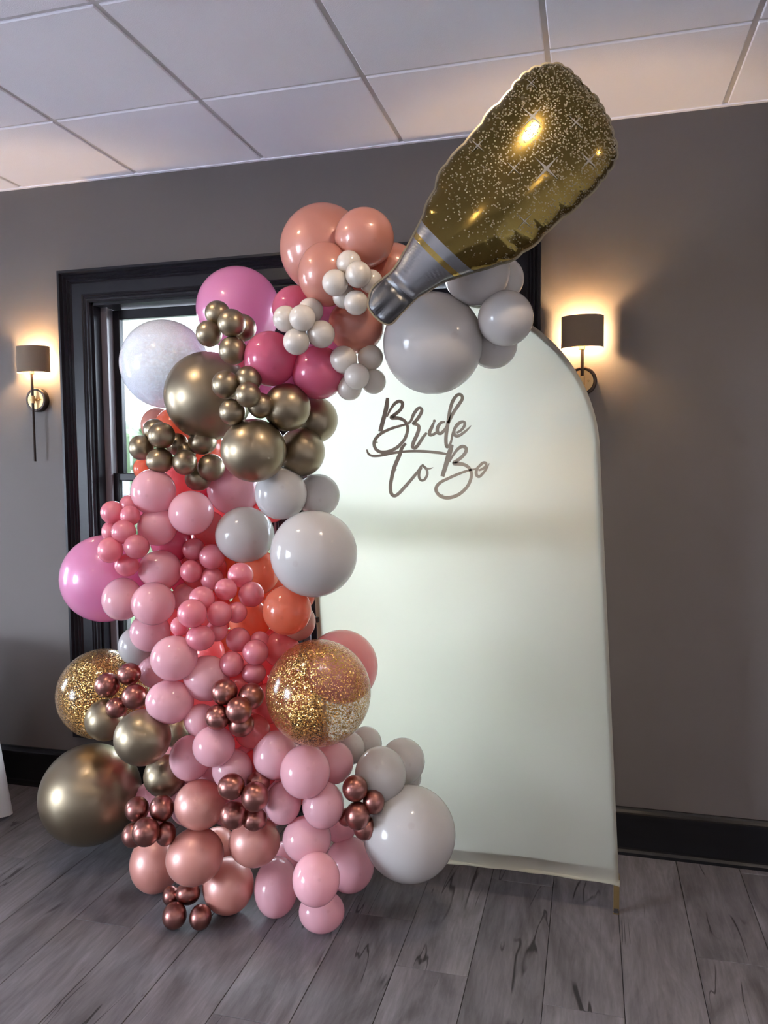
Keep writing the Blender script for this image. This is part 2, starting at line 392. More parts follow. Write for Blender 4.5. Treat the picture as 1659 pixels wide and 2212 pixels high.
def build_window(name, x0, x1, z0, z1, place):
    root = empty(name); tag(root, kind='structure')
    def put(o): return o
    bm = bmesh.new(); frame_sweep(bm, x0, x1, z0, z1, CASING); obj('casing', bm, M['trim'], root)
    bm = bmesh.new(); add_box(bm, x0 - .17, x1 + .17, -.075, .02, z0 - .03, z0 + .002, .006); obj('sill', bm, M['trim'], root)
    bm = bmesh.new()
    add_box(bm, x0, x0 + .012, 0, .19, z0, z1); obj('jamb', bm, M['trim'], root)
    bm = bmesh.new(); add_box(bm, x1 - .012, x1, 0, .19, z0, z1); obj('jamb', bm, M['trim'], root)
    bm = bmesh.new(); add_box(bm, x0, x1, 0, .19, z1 - .012, z1); obj('head_jamb', bm, M['trim'], root)
    xm = (x0 + x1) / 2
    bm = bmesh.new(); add_box(bm, xm - .05, xm + .05, .0, .19, z0, z1 - .012); add_box(bm, xm - .035, xm + .035, -.02, .0, z0, z1 - .012, .004); obj('mullion', bm, M['trim'], root)
    zm = z0 + (z1 - z0) * .575
    for (a, b) in ((x0 + .012, xm - .05), (xm + .05, x1 - .012)):
        for xx in (a, b - .022):
            bm = bmesh.new()
            add_box(bm, xx, xx + .022, .066, .19, z0 + .005, z1 - .012)
            add_box(bm, xx - (0 if xx == a else .010), xx + .022 + (.010 if xx == a else 0), .052, .066, z0 + .005, z1 - .012)
            obj('jamb_liner', bm, M['jamb'], root)
        a2, b2 = a + .014, b - .014
        for (za, zb, yy, top) in ((zm - .02, z1 - .014, .115, True), (z0 + .003, zm + .02, .075, False)):
            s = bmesh.new(); st = .042
            y0, y1 = yy, yy + .034
            add_box(s, a2, a2 + st, y0, y1, za, zb, .004); add_box(s, b2 - st, b2, y0, y1, za, zb, .004)
            add_box(s, a2 + st - .002, b2 - st + .002, y0, y1, za, za + (.036 if top else .07), .004); add_box(s, a2 + st - .002, b2 - st + .002, y0, y1, zb - (.045 if top else .036), zb, .004)
            so = obj('sash', s, M['trim'], root)
            obj('pane', box_bm(a2 + st - .004, b2 - st + .004, yy + .014, yy + .019, za + .03, zb - .03), M['dimmed_glass' if place is None else 'glass'], so)
    lk = bmesh.new(); xc = x0 + .24; add_box(lk, xc - .03, xc + .03, .05, .075, zm + .02, zm + .034, .003); lathe(lk, [(.011, 0), (.011, .012), (.0, .016)], 12, 'Z', (xc, .062, zm + .034)); obj('sash_lock', lk, M['bronze'], root)
    if place: root.matrix_world = place
    return root
build_window('window_1', OX0, OX1, OZ0, OZ1, None)
# same windows in the left wall, out of frame: they light the room from the side
for k, (a, b) in enumerate(SIDE):
    build_window('window_%d' % (k + 2), -(b - a) / 2, (b - a) / 2, OZ0, OZ1, Matrix.Translation((XL, (a + b) / 2, 0)) @ Matrix.Rotation(PI / 2, 4, 'Z'))
def portal(name, loc, rot, sx, sy):
    ld = bpy.data.lights.new(name, 'AREA'); ld.shape = 'RECTANGLE'; ld.size = sx; ld.size_y = sy
    ld.cycles.is_portal = True
    o = bpy.data.objects.new(name, ld); o.location = loc; o.rotation_euler = rot; link(o)
portal('window_portal', ((OX0 + OX1) / 2, TW + .01, (OZ0 + OZ1) / 2), (-PI / 2, 0, 0), OX1 - OX0, OZ1 - OZ0)
for a, b in SIDE: portal('side_window_portal', (XL - TW - .01, (a + b) / 2, (OZ0 + OZ1) / 2), (0, -PI / 2, 0), OZ1 - OZ0, b - a)

# outside: lawn and a clipped hedge
tag(obj('ground_outside', box_bm(-40, 40, TW, 60, -.5, -.35), M['grass']), kind='structure')
tag(obj('ground_beside', box_bm(-60, XL - TW, -40, TW, -.5, -.35), M['concrete']), kind='structure')
# unseen slab added over the window to block the high sky
pr_ = bmesh.new(); add_box(pr_, -5.0, 3.0, TW, 3.0, 2.72, 2.84); tag(obj('added_sky_blocker', pr_, M['plaster']), kind='structure')
def hedge(name, x0, x1, y, h, label):
    bm = bmesh.new(); rnd = random.Random(3)
    n = int((x1 - x0) / .28)
    for i in range(n):
        for k in range(5):
            c = Vector((x0 + (x1 - x0) * (i + rnd.random()) / n, y + rnd.uniform(-.25, .25), -.2 + (h + .1) * (k + .4 * rnd.random()) / 4.6))
            r = bmesh.ops.create_icosphere(bm, subdivisions=2, radius=rnd.uniform(.22, .34))
            for v in r['verts']: v.co = c + v.co * (1 + rnd.uniform(-.18, .18))
    return tag(obj(name, bm, M['leaf']), label, 'hedge')
hedge('hedge', -5.5, 1.4, 2.4, 1.92, 'leafy green garden hedge outside beyond the window panes')

# ================================================================= WALL LAMPS AND CEILING LAMPS
def sconce(x, label):
    zc = 1.882
    root = empty('wall_sconce', (x, 0, zc)); tag(root, label, 'wall lamp', 'brass and bronze wall sconces')
    bp = lathe_bm([(0, -.002), (.056, -.002), (.056, -.026), (.052, -.030), (.0445, -.030), (.0435, -.027), (0, -.027)], 48, 'Y', (x, 0, zc)); obj('backplate', bp, M['bronze'], root)
    obj('backplate_face', lathe_bm([(0, -.0275), (.0435, -.0275), (.0425, -.0290), (0, -.0290)], 48, 'Y', (x, 0, zc)), M['brass'], root)
    for s in (-1, 1):
        obj('screw', lathe_bm([(0, -.040), (.0028, -.040), (.0036, -.037), (.0036, -.029), (0, -.029)], 14, 'Y', (x + s * .024, 0, zc)), M['brass'], root)
    yr = -.048
    bm = lathe_bm([(0, 1.592), (.0062, 1.592), (.0062, 2.005), (0, 2.005)], 20, 'Z', (x, yr, 0)); obj('rod', bm, M['bronze'], root)
    obj('collar', lathe_bm([(0, zc - .017), (.0095, zc - .017), (.010, zc - .015), (.010, zc + .015), (.0095, zc + .017), (0, zc + .017)], 20, 'Z', (x, yr, 0)), M['brass'], root)
    obj('arm', lathe_bm([(0, -.029), (.006, -.029), (.006, yr), (0, yr)], 16, 'Y', (x, 0, zc)), M['brass'], root)
    obj('lamp_holder', lathe_bm([(0, 2.0), (.012, 2.0), (.012, 2.035), (0, 2.035)], 20, 'Z', (x, yr, 0)), M['brass'], root)
    obj('bulb', lathe_bm([(0, 2.036), (.007, 2.040), (.010, 2.052), (.011, 2.064), (.009, 2.076), (0, 2.082)], 16, 'Z', (x, yr, 0)), M['bulb'], root, True)
    # half-drum shade, open at top, bottom and back, its rear edges standing clear of the wall
    R_, z0, z1, ye, yc = .080, 2.008, 2.128, -.018, -.036
    def arcpts(r):
        p = [(x + r, ye)]
        p += [(x + r * math.cos(a), yc + r * math.sin(a) * .72) for a in np.linspace(0, -PI, 33)]
        p += [(x - r, ye)]
        return p
    for nm, ro, ri, mm in (('lamp_shade', R_, R_ - .0016, M['shade']), ('shade_lining', R_ - .0017, R_ - .0026, M['lining'])):
        bm = bmesh.new(); o_, i_ = arcpts(ro), arcpts(ri); n = len(o_)
        V = [[bm.verts.new((p[0], p[1], z)) for p in q] for q, z in ((o_, z0), (o_, z1), (i_, z1), (i_, z0))]
        for k in range(4):
            for i in range(n - 1): bm.faces.new((V[k][i], V[k][i + 1], V[(k + 1) % 4][i + 1], V[(k + 1) % 4][i]))
        bm.faces.new([V[k][0] for k in range(4)]); bm.faces.new([V[k][-1] for k in range(4)])
        obj(nm, bm, mm, root)
    bm = bmesh.new(); add_box(bm, x - R_ + .002, x + R_ - .002, yr - .002, yr + .002, 2.012, 2.016); obj('shade_spider', bm, M['brass'], root)
sconce(-2.284, 'wall sconce with long bronze rod beside the dark window frame, whole backplate showing')
sconce(0.219, 'wall sconce half covered by the pale arched backdrop')

for k, (x, y) in enumerate([(0.20, -1.42), (-1.45, -1.42), (-1.45, -3.9), (0.20, -3.9), (1.85, -1.42), (1.85, -3.9)]):
    r_ = empty('ceiling_light', (x, y, HC)); tag(r_, 'round recessed ceiling downlight ' + ('above the floor before the foil bottle', 'above the floor before the gold balloons', 'deep in the room, window side', 'deep in the room, in line with the foil bottle', 'beside the bare wall, nearest the sconce', 'deep in the room, far corner')[k], 'ceiling light', 'recessed ceiling lights')
    obj('trim_ring', lathe_bm([(.043, HC - .001), (.075, HC - .001), (.075, HC - .008), (.043, HC - .008), (.043, HC - .001)], 32, 'Z', (x, y, 0)), M['white_plastic'], r_)
    obj('lens', lathe_bm([(0, HC - .005), (.042, HC - .005), (.042, HC - .003), (0, HC - .003)], 24, 'Z', (x, y, 0)), M['downlight'], r_)

# ================================================================= BACKDROP
YB = -0.465
PXL, PXR, PZ0, PZS, SHEAR = -0.685, 0.366, 0.118, 1.618, -0.051
PR = (PXR - PXL) / 2; PXC = (PXL + PXR) / 2
def sh(x, z): return x + SHEAR * z
bd = empty('arch_backdrop', (PXC, YB, 0)); tag(bd, 'tall arched stand covered in pale ivory stretch fabric, glowing before the window', 'backdrop')
# cover: front sheet as a grid from hem to arch, with a side return
nv, nu = 110, 48
def half_w(z):
    if z <= PZS: return PR
    return math.sqrt(max(0.0, PR * PR - (z - PZS) ** 2))
zs_ = list(PZ0 + (PZS - PZ0) * np.linspace(0, 1, 70) ** 1.25) + [PZS + PR * math.sin(a) for a in np.linspace(0, PI / 2, 41)[1:]]
rnd = random.Random(5)
verts, faces = [], []
for z in zs_:
    hw = max(half_w(z), 1e-4)
    for j in range(nu + 1):
        t = -1 + 2 * j / nu
        x = PXC + hw * t
        dz = z - PZ0
        k = math.exp(-dz / .045)
        y = YB - .004 * math.exp(-dz / .012) - .006 * k * math.sin(38 * dz / .045 * .1 + 2.2 * t) * (0.4 + .6 * abs(math.sin(3.1 * t + .6)))
        y -= .004 * k * math.sin(9 * t + 30 * dz)
        y -= .010 * math.exp(-dz / .10) * max(0, t) ** 6 * math.sin(60 * dz)
        zz = z - .006 * k * (1 - t * t) * 0
        verts.append((sh(x, zz), y, zz))
R1 = nu + 1
for i in range(len(zs_) - 1):
    for j in range(nu):
        a = i * R1 + j; faces.append((a, a + 1, a + R1 + 1, a + R1))
# side return
border = [i * R1 for i in range(len(zs_))] + [(len(zs_) - 1) * R1 + j for j in range(1, nu)] + [i * R1 + nu for i in reversed(range(len(zs_)))]
ret = []
for b in border:
    v = verts[b]; verts.append((v[0], YB + .034, v[2])); ret.append(len(verts) - 1)
for k in range(len(border) - 1): faces.append((border[k], border[k + 1], ret[k + 1], ret[k]))
pyobj('fabric_cover', verts, faces, M['fabric'], bd, True)
# rolled hem
bm = bmesh.new()
rows = []
for j in range(nu + 1):
    t = -1 + 2 * j / nu; x = sh(PXC + (PR + .002) * t, PZ0)
    rr = .0055 + .0022 * math.sin(11 * t) ** 2 + (.0035 if abs(t) > .97 else 0)
    rows.append([bm.verts.new((x, YB - .002 + rr * math.cos(a), PZ0 - .001 + .003 * math.sin(4 * t) + rr * math.sin(a))) for a in np.linspace(0, 2 * PI, 11)[:-1]])
for a, b in zip(rows[:-1], rows[1:]):
    for i in range(10): bm.faces.new((a[i], a[(i + 1) % 10], b[(i + 1) % 10], b[i]))
bm.faces.new(rows[0]); bm.faces.new(rows[-1])
obj('hem', bm, M['fabric'], bd, True)
# square-tube frame behind the fabric
def square_tube(bm, pts, hw, y0, y1):
    """pts in the (x,z) plane"""
    n = len(pts); rows = []
    for i, p in enumerate(pts):
        a = np.array(pts[max(0, i - 1)]); b = np.array(pts[min(n - 1, i + 1)]); d = (b - a) / np.linalg.norm(b - a); nn = np.array([-d[1], d[0]])
        q0, q1 = np.array(p) + nn * hw, np.array(p) - nn * hw
        rows.append([bm.verts.new((q0[0], y0, q0[1])), bm.verts.new((q1[0], y0, q1[1])), bm.verts.new((q1[0], y1, q1[1])), bm.verts.new((q0[0], y1, q0[1]))])
    for a, b in zip(rows[:-1], rows[1:]):
        for i in range(4): bm.faces.new((a[i], a[(i + 1) % 4], b[(i + 1) % 4], b[i]))
    bm.faces.new(rows[0]); bm.faces.new(rows[-1])
q = PR - .013
path = [(sh(PXC - q, z), z) for z in (PZ0 + .02, .6, 1.1, PZS)] + [(sh(PXC - q * math.cos(a), PZS + q * math.sin(a)), PZS + q * math.sin(a)) for a in np.linspace(0, PI, 41)[1:-1]] + [(sh(PXC + q, z), z) for z in (PZS, 1.1, .6, PZ0 + .02)]
bm = bmesh.new(); square_tube(bm, path, .010, YB + .008, YB + .028); obj('frame', bm, M['goldtube'], bd)
bm = bmesh.new(); square_tube(bm, [(sh(PXC - q, .16), .16), (sh(PXC + q, .16), .16)], .010, YB + .008, YB + .028); obj('cross_bar', bm, M['goldtube'], bd)
def foot(x):
    bm = bmesh.new(); s = .0095; wl = .0015
    for (a0, a1, b0, b1) in ((-s, s, -s, -s + wl), (-s, s, s - wl, s), (-s, -s + wl, -s + wl, s - wl), (s - wl, s, -s + wl, s - wl)):
        add_box(bm, x + a0, x + a1, YB + .012 + b0, YB + .012 + b1, .012, PZ0 + .02)
    f_ = obj('foot', bm, M['goldtube'], bd)
    obj('foot_cap', box_bm(x - s + wl, x + s - wl, YB + .012 - s - .0006, YB + .012 + s - wl, .0, .020), M['dark'], f_)
    obj('foot_rim', box_bm(x - s, x + s, YB + .012 - s - .001, YB + .012 - s + .006, .0, .004), M['goldtube'], f_)
foot(PXR - .014); foot(PXL + .014)
obj('strap_clip', box_bm(sh(PXL, .985) - .006, sh(PXL, .985) + .012, YB - .016, YB + .01, .978, .998, bevel=.003), M['dark'], bd)

# ================================================================= SCRIPT LETTERING  Bride To Be
def smooth_poly(P, per=9):
    P = [np.array(p, float) for p in P]; out = []
    for i in range(len(P) - 1):
        p0, p1, p2, p3 = P[max(0, i - 1)], P[i], P[i + 1], P[min(len(P) - 1, i + 2)]
        for k in range(per):
            t = k / per
            out.append(.5 * ((2 * p1) + (-p0 + p2) * t + (2 * p0 - 5 * p1 + 4 * p2 - p3) * t * t + (-p0 + 3 * p1 - 3 * p2 + p3) * t ** 3))
    out.append(P[-1]); return out
ZS = 1659 / 340.0
YT = YB - .030
def px_world(p): return on_y(760 + p[0] / ZS, 820 + p[1] / ZS, YT)
def stroke(bm, pts):
    """pts: (x, y, width) traced along one pen stroke -> flat bar of even thickness"""
    S = smooth_poly(pts); n = len(S); C3 = [px_world(s) for s in S]
    sc_ = np.linalg.norm(px_world((500, 500)) - px_world((600, 500))) / 100
    rows = []
    th = .0018 + random.uniform(0, .00015)
    for i in range(n):
        a, b = C3[max(0, i - 1)], C3[min(n - 1, i + 1)]; d = b - a; d /= max(1e-9, np.linalg.norm(d))
        nn = np.array([-d[2], 0, d[0]]); hw = max(1.5, S[i][2]) * .5 * sc_
        c = C3[i]
        rows.append([bm.verts.new((c[0] + s * nn[0] * hw, YT + e, c[2] + s * nn[2] * hw)) for s, e in ((1, -th), (-1, -th), (-1, th), (1, th))])
    for a, b in zip(rows[:-1], rows[1:]):
        for i in range(4): bm.faces.new((a[i], a[(i + 1) % 4], b[(i + 1) % 4], b[i]))
    bm.faces.new(rows[0]); bm.faces.new(rows[-1])
    for idx in (0, -1):
        pass
def dot(bm, x, y, r):
    c = px_world((x, y)); sc_ = np.linalg.norm(px_world((500, 500)) - px_world((600, 500))) / 100
    lathe(bm, [(0, -.0019), (r * sc_, -.0019), (r * sc_, .0019), (0, .0019)], 16, 'Y', (c[0], YT, c[2]))
LET = [
 ('letter', [[(376,192,30),(368,270,44),(352,350,46),(330,430,44),(312,500,44),(300,548,42)],
             [(372,392,14),(400,330,22),(445,262,30),(490,230,34),(530,240,34),(532,280,34),(505,325,34),(450,372,36),(420,400,44),(455,404,40),(510,410,34),(560,440,32),(588,500,30),(580,570,32),(545,645,32),(480,712,34),(405,752,36),(330,766,36),(270,748,34),(238,700,34),(240,645,34),(280,590,32),(350,545,30),(440,508,28),(520,486,24),(575,470,22)]]),
 ('letter', [[(575,470,22),(620,440,26),(650,370,32),(690,312,32),(722,300,30),(738,325,32),(718,375,34),(680,430,34),(650,462,32),(690,476,32),(708,505,36),(690,575,38),(655,650,38),(640,705,34),(668,720,34),(705,680,34),(750,610,30),(790,560,24)]]),
 ('letter', [[(866,452,22),(845,500,34),(822,550,36),(825,582,34),(860,578,28),(905,545,20)]]),
 ('letter', [[(985,448,22),(940,455,30),(905,505,36),(905,555,36),(940,566,34),(985,520,28),(1012,465,22)],
             [(1015,462,30),(1070,350,34),(1130,260,34),(1166,200,32),(1150,160,30),(1110,165,32),(1065,225,34),(1035,320,34),(1018,430,36),(1000,540,36),(992,640,36),(1002,706,34),(1030,690,28),(1050,640,22)]]),
 ('letter', [[(1050,640,22),(1065,570,26),(1100,490,34),(1150,448,32),(1188,452,28),(1185,490,28),(1150,535,26),(1105,560,20)],
             [(1080,540,26),(1085,585,32),(1125,592,30),(1185,555,26),(1230,515,16),(1258,484,6)]]),
 ('letter', [[(158,736,14),(176,782,22),(225,806,26),(320,798,28),(430,775,28),(560,758,26),(700,754,28),(830,762,30),(940,774,28),(1010,788,20)],
             [(570,672,24),(530,720,34),(505,790,40),(470,870,40),(440,950,40),(420,1040,38),(408,1120,36),(415,1195,36),(450,1226,34),(500,1195,34),(560,1130,34),(630,1050,32),(700,965,28),(735,905,22)]]),
 ('letter', [[(738,896,22),(760,915,26),(790,950,26),(795,1000,26),(770,1050,26),(735,1062,26),(710,1030,28),(712,975,28),(735,925,22)],
             [(755,905,14),(790,935,20),(825,938,16),(858,926,6)]]),
 ('letter', [[(1055,685,36),(1040,740,48),(1018,810,50),(992,900,46),(970,970,44),(955,1020,42)],
             [(1030,870,14),(1060,810,22),(1110,740,30),(1160,705,34),(1202,720,34),(1200,765,34),(1160,815,34),(1105,858,36),(1080,880,44),(1120,886,40),(1180,895,34),(1235,930,32),(1262,990,30),(1250,1060,32),(1215,1130,32),(1150,1195,34),(1080,1232,36),(1000,1246,36),(930,1225,34),(890,1175,34),(895,1125,34),(940,1080,32),(1020,1040,30),(1110,1000,28),(1190,970,24),(1260,950,20),(1310,943,18)]]),
 ('letter', [[(1305,945,18),(1340,915,26),(1380,880,30),(1412,880,28),(1412,915,28),(1380,940,26),(1335,958,18)],
             [(1330,925,24),(1312,970,30),(1318,1010,30),(1345,1022,28),(1385,985,26),(1425,930,18),(1450,882,6)]]),
]
sg = empty('lettering_sign', tuple(px_world((800, 760)))); tag(sg, 'brown cut-out script lettering reading bride to be, fixed to the pale backdrop', 'sign')
for k, (nm, strokes) in enumerate(LET):
    bm = bmesh.new()
    for s in strokes: stroke(bm, s)
    if k == 2: dot(bm, 870, 436, 15)
    obj(nm, bm, M['letter'], sg)
# small spacers that hold the lettering off the fabric
for q_ in ((420, 400), (1000, 700), (940, 1225), (240, 660), (1180, 450), (440, 950)):
    c = px_world(q_); obj('spacer', lathe_bm([(0, 0), (.004, 0), (.004, .029), (0, .029)], 10, 'Y', (c[0], YT + .0015, c[2])), M['letter'], sg)

# ================================================================= BALLOONS
BM = {
 'PE': latex('peach_pearl_latex', (0.72, 0.31, 0.235), .36, .12),
 'OR': latex('orange_latex', (0.84, 0.26, 0.15), .62, .03, .15),
 'LI': latex('lilac_pink_pearl_latex', (0.86, 0.36, 0.60), .50, .10),
 'HP': latex('hot_pink_latex', (0.80, 0.18, 0.31), .46, .03),
 'CP': latex('coral_pink_latex', (0.92, 0.27, 0.29), .66, .02, .15),
 'SP': latex('salmon_pink_latex', (0.90, 0.42, 0.42), .52, .0, .15),
 'BL': latex('blush_pink_latex', (0.90, 0.52, 0.58), .34, .0, .16),
 'PP': latex('pink_pearl_latex', (0.87, 0.29, 0.36), .46, .14, .14),
 'WH': latex('white_latex', (0.61, 0.58, 0.565), .27, .0, .15),
 'CR': latex('cream_pearl_latex', (0.78, 0.71, 0.63), .22, .08, .14),
 'RG': latex('rose_gold_pearl_latex', (0.84, 0.36, 0.29), .26, .24, .28),
 'GO': chrome('gold_chrome_latex', (0.29, 0.232, 0.155), .38),
 'CO': chrome('copper_chrome_latex', (0.35, 0.150, 0.128), .31),
 'GG': glitter('gold_glitter_skin', (0.62, 0.35, 0.105), 62, .43, (.97, .92, .86), .09),
 'CF': glitter('white_confetti_skin', (0.74, 0.77, 0.83), 46, .42, (.90, .93, .97), .86, .0, .25, .10),
}
NAME = {'GO': 'chrome_balloon', 'CO': 'chrome_balloon', 'GG': 'glitter_balloon', 'CF': 'confetti_balloon'}
GRP = {'PE': 'peach pearl balloons', 'OR': 'orange balloons', 'LI': 'lilac pink balloons', 'HP': 'hot pink balloons', 'CP': 'coral pink balloons', 'SP': 'salmon pink balloons', 'BL': 'blush pink balloons', 'PP': 'small pink pearl balloons', 'WH': 'white balloons', 'CR': 'small cream balloons', 'RG': 'rose gold balloons', 'GO': 'chrome gold balloons', 'CO': 'chrome copper balloons', 'GG': 'gold glitter balloons', 'CF': 'confetti balloons'}
